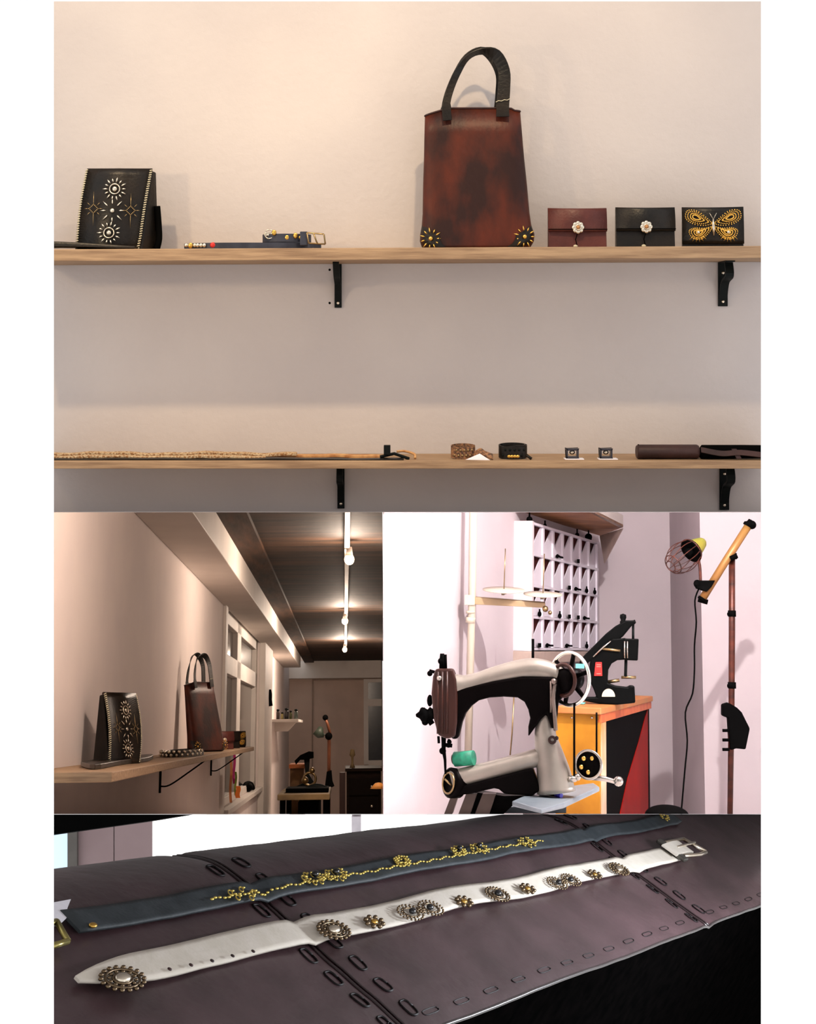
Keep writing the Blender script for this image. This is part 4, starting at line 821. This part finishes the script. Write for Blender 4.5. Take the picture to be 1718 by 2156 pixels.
m.lathe(ql(1480, 1258, -.02), (-.52, 0, -.85), [(.010, 0), (.018, .002), (.018, .012), (0, .016)], 14); m.tube([ql(1470, 1262, -.02), ql(1490, 1268, -.02)], .010, 8); t.part('clamp_joint', m, MATTE); m = MB()
m.lathe(ql(1541, 1172, -.01), (0, 0, 1), [(0, -.012), (.020, -.010), (.020, .014), (0, .016)], 14); m.tube([ql(1538, 1176, -.04), ql(1552, 1170, -.04)], .010, 8)
t.part('clamp_joint', m, MATTE)
for y in (1293, 1444): m = MB(); m.lathe(ql(1541, y), (0, 0, 1), [(0, -.012), (.016, -.010), (.016, .014), (0, .016)], 14); m.tube([ql(1531, y), ql(1549, y)], .006, 8); t.part('collar', m, MATTE)
m = MB(); m.prism([ql(1464, 1222, -.05), ql(1506, 1222, -.05), ql(1498, 1236, -.05), ql(1488, 1246, -.05), ql(1466, 1238, -.05)], (0, .05, 0)); m.sph(ql(1468, 1229, -.04), .016, n=6); t.part('lamp_clamp', m, MATTE, bevel=.003)
P = smooth_path([ql(1466, 1168, -.04), ql(1473, 1190, -.04), ql(1475, 1228, -.04)]); t.part('gooseneck', MB().tube(P, .006, 8), COPPER)
ax = (ql(1405, 1198, -.12)-ql(1478, 1142, 0)).normalized(); base = ql(1478, 1142, -.01)
t.part('lamp_shade', MB().lathe(base, ax, [(0, -.012), (.014, -.010), (.022, 0), (.032, .03), (.040, .065), (.044, .075), (.038, .070), (0, .03)], 24), mat('olive_shade', (120, 128, 34), .45, c2=(142, 132, 50), ns=8))
m = MB(); m.lathe(base+ax*.066, ax, [(0, -.005), (.048, -.004), (.052, .004), (.046, .010), (.030, .004), (0, .002)], 24); m.sph(base+ax*.085, .018, n=8); t.part('reflector', m, MATTE)
m = MB(); g1 = ax.orthogonal().normalized(); g2 = ax.cross(g1); c = base+ax*.07
for k in range(12):
    a_ = k*math.pi/6; d = g1*math.cos(a_)+g2*math.sin(a_); m.tube(smooth_path([c+d*.048, c+ax*.04+d*.058, c+ax*.08+d*.056, c+ax*.115+d*.040, c+ax*.13+d*.022]), .0017, 5)
for h, R_ in ((.0, .05), (.115, .040), (.13, .022)): m.torus(c+ax*h, R_, .0022, ax, 24, 6)
t.part('wire_cage', m, COPPER)
P = smooth_path([ql(1471, 1240, -.03), ql(1463, 1265, -.03), ql(1466, 1310, -.03), ql(1462, 1360, .05), ql(1462, 1410, .05), ql(1458, 1460, .05), ql(1443, 1500, .05), ql(1447, 1560, .05), ql(1442, 1620, .05), ql(1436, 1690, .05), ql(1434, 1714, .05)], 4)
t.part('power_cord', MB().tube(P, .0035, 6), MATTE)
m = MB(); m.prism([ql(1522, 1484, -.04), ql(1535, 1480, -.04), ql(1552, 1490, -.04), ql(1562, 1500, -.04), ql(1579, 1534, -.04), ql(1570, 1578, -.04), ql(1550, 1576, -.04), ql(1538, 1580, -.04), ql(1534, 1512, -.04), ql(1522, 1508, -.04)], (0, .08, 0)); bx = t.part('switch_box', m, MATTE, bevel=.005)
for y in (1538, 1558, 1578): t.part('knob', MB().tube([ql(1521, y, -.03), ql(1536, y, -.03)], .006, 8), MATTE, parent=bx)
t = Thing('round_stool', 'round black padded stool seat showing at the foot of the lamp stand', 'stool', R3, R3.at(1404, 1712, 4.9)); c = R3.at(1404, 1716, 5.0)
t.part('seat', clampz(MB().sph(c, .072, (1, 1, .45), 20), R3), MATTE)

# ================================================================ BAY 4 : leather bench with two belts
Lx = V3((.48815252, .84115886, -.23272062)); Cc = V3((-.73780196, .54016729, .40480559)); Nn = Lx.cross(Cc)
O4 = ray(1100, 2093)*3.4
BM = Matrix((Lx, Cc, Nn)).transposed().to_4x4()
class Bench: pass
RB = Bench(); RB.M = Matrix.Translation(CAM+O4) @ BM
def lc(px, py, n=0):
    r = ray(px, py); k = (O4+Nn*n).dot(Nn)/r.dot(Nn); d = r*k-O4; return V3((d.dot(Lx), d.dot(Cc), d.dot(Nn)))
def hn(l, c):
    z = -1.9*max(0, c-.53)**2 - .05*max(0, .03-c)**2*40
    z += .006*(noise.noise(V3((l*2.2, c*5, 0))))+.0025*noise.noise(V3((l*9, c*14, 3)))
    for s0 in (-.53, 1.43): z -= .012*math.exp(-((l-s0)/.03)**2)
    return z
CUSH = mat('oxblood_leather', (50, 31, 34), .38, c2=(74, 52, 56), ns=5, bump=.28, bs=24, spec=.8, contrast=(.3, .7))
t = Thing('leather_bench', 'long oxblood leather bench cushion with heavy stitched seams carrying both belts', 'bench', RB, (0, 0, -.4))
m = MB(); g = []
ls = [-1.33+i*.035 for i in range(142)]; cs = [i*.72/40 for i in range(41)]
for l in ls:
    row = []
    for c in cs:
        sl_ = l-.642*c*max(0, min(1, (-l-.75)/.58))
        z = hn(sl_, c); wp = O4+Lx*sl_+Cc*c+Nn*z; top = -(1715-HZ)/F*wp.y
        if wp.z > top: z -= (wp.z-top)/Nn.z+.0
        row.append(V3((sl_, c, z)))
    g.append(row)
m.loft(g, False, False); t.part('cushion_top', m, CUSH)
m = MB(); m.box(-1.33, 3.59, 0, .012, -1.1, -.012); m.box(-1.6, 1.6, .70, .72, -1.1, -.08); t.part('side_panel', m, mat('shaded_side_leather', (3, 3, 3), .7, spec=0, c2=(6, 5, 5)), label='open side, its shade put in as black')  # same leather as the top, its shade put into the colour as black
P = [V3((l, -.003, hn(l, 0)+.002)) for l in ls]; m = MB(); m.tube(P, .0045, 8); t.part('piping', m, mat('piping_leather', (44, 38, 38), .25, spec=.6))
for s0 in (-.53, 1.43):
    m = MB()
    for d, r_ in ((0, .004), (.014, .0028)): m.tube([V3((s0+d, c, hn(s0+d, c)+.003)) for c in cs], r_, 6)
    t.part('seam', m, mat('seam_leather', (40, 26, 28), .28, spec=.7))
STM = mat('stitch_leather', (16, 10, 11), .5, spec=.2)
def stitch(cx, cy, a, b, th):
    P = [V3((cx+a*math.copysign(abs(math.cos(q))**.6, math.cos(q)), cy+b*math.copysign(abs(math.sin(q))**.6, math.sin(q)), 0)) for q in [2*math.pi*k/14 for k in range(15)]]
    t.part('stitch', MB().tube([V3((p.x, p.y, hn(p.x, p.y)+th*.3)) for p in P], th, 5), STM)
for s0 in (-.53, 1.43):
    for k in range(8):
        c = .045+k*.075
        stitch(s0-.055, c, .016, .022, .0026); stitch(s0+.07, c+.02, .016, .022, .0026)
l = -1.0
while l < 2.5: stitch(l, .040, .034, .007, .0014); l += .15

def belt_surface(l, c, lift): return V3((l, c, hn(l, c)+lift))
def belt(lA, lB, cf, wd_, lift, tip=None, n=90):
    g = []
    for i in range(n):
        f = i/(n-1); l = lA+(lB-lA)*f; c = cf(l); w = wd_(l); z = lift+.006*(.5+.5*math.sin(l*9))
        row = []
        for j in range(7):
            cc = c+(j/6-.5)*w; row.append(V3((l, cc, max(hn(l, cc), hn(l, c)-.004)+z)))
        g.append(row+[p-V3((0, 0, .006)) for p in reversed(row)])
    return g
WHITE = mat('white_belt_leather', (214, 206, 192), .7, c2=(222, 214, 202), ns=30, bump=.1, bs=120, spec=.3)
t = Thing('leather_belt', 'cream white leather belt with round bead medallions, lying across the bench front', 'belt', RB, (0, .32, 0))
cfw = lambda l: .330-.018*(l+1.2)/3.2*1.2+.004*math.sin(l*7)
def wdw(l):
    d = l+1.27
    base = .074 if d > .16 else .074*max(.04, (d/.16))**.55
    return base
t.part('strap', MB().loft(belt(-1.27, 1.86, cfw, wdw, .012)), WHITE)
def medal(px, py, kind):
    p = lc(px, py, .02); l, c = p.x, p.y; z = hn(l, c)+.021; sx = 1.75; R = .030; out = MB(); mid = MB()
    def ring(cl, cc, Rr, nb, br, mb=out):
        for k in range(nb):
            a_ = 2*math.pi*k/nb; mb.sph((cl+math.cos(a_)*Rr*sx, cc+math.sin(a_)*Rr, z+br*.3), br, (1.5, 1, .9), 5)
    def band(cl, Rr, th): out.tube([V3((cl+math.cos(a_)*Rr*sx, c+math.sin(a_)*Rr, z+.001)) for a_ in [2*math.pi*k/28 for k in range(29)]], th, 6)
    if kind in ('big', 'dark'): band(l, R*.80, .0028); band(l, R*.44, .0028)
    if kind == 'double': band(l-.052, .016, .0022); band(l+.052, .016, .0022)
    if kind == 'flower': band(l, R*.36, .0026)
    if kind == 'big': ring(l, c, R, 18, .0042); ring(l, c, R*.62, 12, .0034); mid.sph((l, c, z+.002), .012, (1.7, 1, .7), 8)
    elif kind == 'flower': ring(l, c, R*.58, 8, .0058); mid.sph((l, c, z+.002), .008, (1.6, 1, .7), 7)
    elif kind == 'dark': ring(l, c, R, 22, .0032); ring(l, c, R*.75, 18, .003); ring(l, c, R*.45, 10, .003); mid.sph((l, c, z+.004), .010, (1.6, 1, .9), 7)
    elif kind == 'double':
        for d in (-1, 1):
            for Rr, nb in ((.030, 20), (.021, 14)): ring(l+d*.052, c, Rr*.92, nb, .003)
            mid.sph((l+d*.045, c, z+.004), .0085, (1.5, 1, .9), 7)
        ring(l, c, .006, 5, .004)
    return out, mid
for px, py, k in ((257, 2063, 'big'), (703, 1958, 'big'), (787, 1943, 'flower'), (884, 1920, 'double'), (975, 1902, 'flower'), (1047, 1884, 'dark'), (1111, 1871, 'flower'), (1188, 1856, 'double'), (1252, 1842, 'flower'), (1303, 1831, 'big')):
    o, mi = medal(px, py, k); mo = t.part('medallion', o, mat('bead_bronze', (116, 98, 76), .35, 1))
    t.part('centre_stone', mi, {'big': SILVER, 'flower': GOLD, 'dark': GEM, 'double': GEM}[k], parent=mo)
m = MB()
for px, py in ((358, 2039), (402, 2032), (446, 2024), (490, 2012), (533, 2003)):
    p = lc(px, py, .02); m.lathe((p.x, p.y, hn(p.x, p.y)+.0185), (0, 0, 1), [(0, 0), (.0045, 0), (.0045, .0015), (0, .0015)], 10)
t.part('hole', m, DBROWN)
m = MB(); p = lc(1412, 1806, .03)
m.hexa([(1.80, .25, .02), (1.84, .25, .02), (1.84, .37, .02), (1.80, .37, .02)], [(1.80, .25, .034), (1.84, .25, .034), (1.84, .37, .034), (1.80, .37, .034)]); t.part('keeper', m, mat('dull_pewter', (96, 94, 88), .4, .8), bevel=.004)
m = MB(); m.tube([(1.84, .27, .03), (1.98, .255, .034), (2.06, .26, .034)], .007, 8); m.tube([(2.06, .262, .034), (2.04, .350, .03)], .008, 8); m.tube([(2.04, .350, .03), (1.84, .350, .028)], .007, 8); m.tube([(1.86, .31, .036), (2.05, .31, .042)], .005, 8); t.part('buckle', m, SILVER)
m = MB(); m.ribbon(smooth_path([(1.78, .31, .03), (1.87, .31, .036), (1.95, .31, .032), (1.97, .31, .022), (1.88, .31, .014)]), V3((0, .062, 0)), .006); t.part('fold', m, WHITE)
DKB = mat('slate_leather', (44, 50, 54), .6, c2=(58, 64, 68), ns=24, bump=.15, bs=120, spec=.35)
t = Thing('leather_belt', 'dark slate leather belt with brass vine ornament, lying farther back on the bench', 'belt', RB, (0, .47, 0))
cfd = lambda l: .472+.006*(l+1.2)/3.5
t.part('strap', MB().loft(belt(-1.16, 2.33, cfd, lambda l: .062 if l < 2.25 else .062-.3*(l-2.25), .010)), DKB)
VINE = mat('vine_brass', (216, 190, 96), .4, .7)
m = MB(); p0, p1_ = lc(445, 1896, .016), lc(1140, 1772, .016)
for i in range(120):
    f = i/119; l = p0.x+(p1_.x-p0.x)*f; c = p0.y+(p1_.y-p0.y)*f+.003*math.sin(i*1.3); m.sph((l, c, hn(l, c)+.019), .0032, (2.2, 1, .8), 4)
t.part('vine_stem', m, VINE)
gm = []
for px, py, n_, g in ((510, 1884, 5, 0), (662, 1850, 9, 1), (706, 1844, 9, 1), (845, 1815, 10, 0), (966, 1794, 8, 1), (1008, 1788, 8, 1), (1108, 1775, 7, 0), (1398, 1722, 6, 0)):
    p = lc(px, py, .018); m = MB(); random.seed(px)
    for k in range(n_):
        a_ = 2*math.pi*k/n_; R_ = .010+.010*random.random(); l = p.x+math.cos(a_)*R_*2.4; c = p.y+math.sin(a_)*R_
        m.torus((l, c, hn(l, c)+.020), .0055, .0016, (0, 0, 1), 10, 5, (1.8, 1)); m.sph((l+.012, c+.003, hn(l, c)+.021), .003, (2, 1, .8), 4)
    vc = t.part('vine_cluster', m, VINE)
    if g:
        m = MB(); m.sph((p.x+.005, p.y+.006, hn(p.x, p.y)+.026), .008, (1.6, 1, 1), 6); t.part('dark_gem', m, GEM, parent=vc)
m = MB(); p = lc(197, 1946, .018); m.sph((p.x, p.y, hn(p.x, p.y)+.018), .007, (1.6, 1, .6), 6); t.part('rivet', m, GOLD)
m = MB(); A, B_, C_, D_ = lc(119, 1940, .02), lc(143, 1982, .02), lc(100, 1995, .02), lc(95, 1948, .02)
for a_, b_ in ((A, B_), (B_, C_), (A, D_)): m.tube([a_, b_], .006, 8)
t.part('buckle', m, mat('pale_brass', (170, 158, 96), .3, .9)); 
m = MB(); m.prism([lc(x, y, .012) for x, y in ((90, 1905), (149, 1894), (141, 1914), (149, 1925), (138, 1935), (122, 1950), (90, 1950))], (0, 0, .001)); t.part('care_tag', m, PAPER, label='white paper tag under the buckle')
# behind the bench: window, door panels, dark roller blind
YB = 6.6
def qb(px, py, y=YB): return W.at(px, py, y)
def panel(name, x0, x1, y0, y1, m_, y=YB, th=.03):
    a, b = qb(x0, y1, y), qb(x1, y0, y); return struct(name, MB().box(a.x, b.x, y, y+th, a.z, b.z-th*.34), m_)
MAUVE = mat('mauve_panel', (150, 128, 130), .7, c2=(158, 136, 138), ns=4)
panel('door_1', 162, 239, 1715, 1900, MAUVE); panel('door_2', 241, 321, 1715, 1900, MAUVE)
panel('trim_11', 142, 162, 1715, 1900, mat('grey_post', (92, 88, 84), .7), YB-.03)
panel('window_3', 321, 900, 1715, 1900, mat('daylight_glass', (255, 255, 252), .3, emit=1.6))
panel('window_4', 20, 142, 1715, 1900, mat('blue_daylight_glass', (190, 212, 226), .3, emit=.8))
panel('trim_12', 740, 760, 1715, 1800, mat('sash_paint', (226, 220, 228), .5, emit=0), YB-.04)
m = MB(); m.prism([qb(60, 1715, 5.6), qb(400, 1715, 5.6), qb(320, 1728, 5.6), qb(113, 1757, 5.6), qb(60, 1765, 5.6)], (0, .1, -.0345)); single('roller_blind', m, MATTE, 'black slanting blind at the top left above the leather bench', 'blind', o=qb(250, 1715, 5.6))
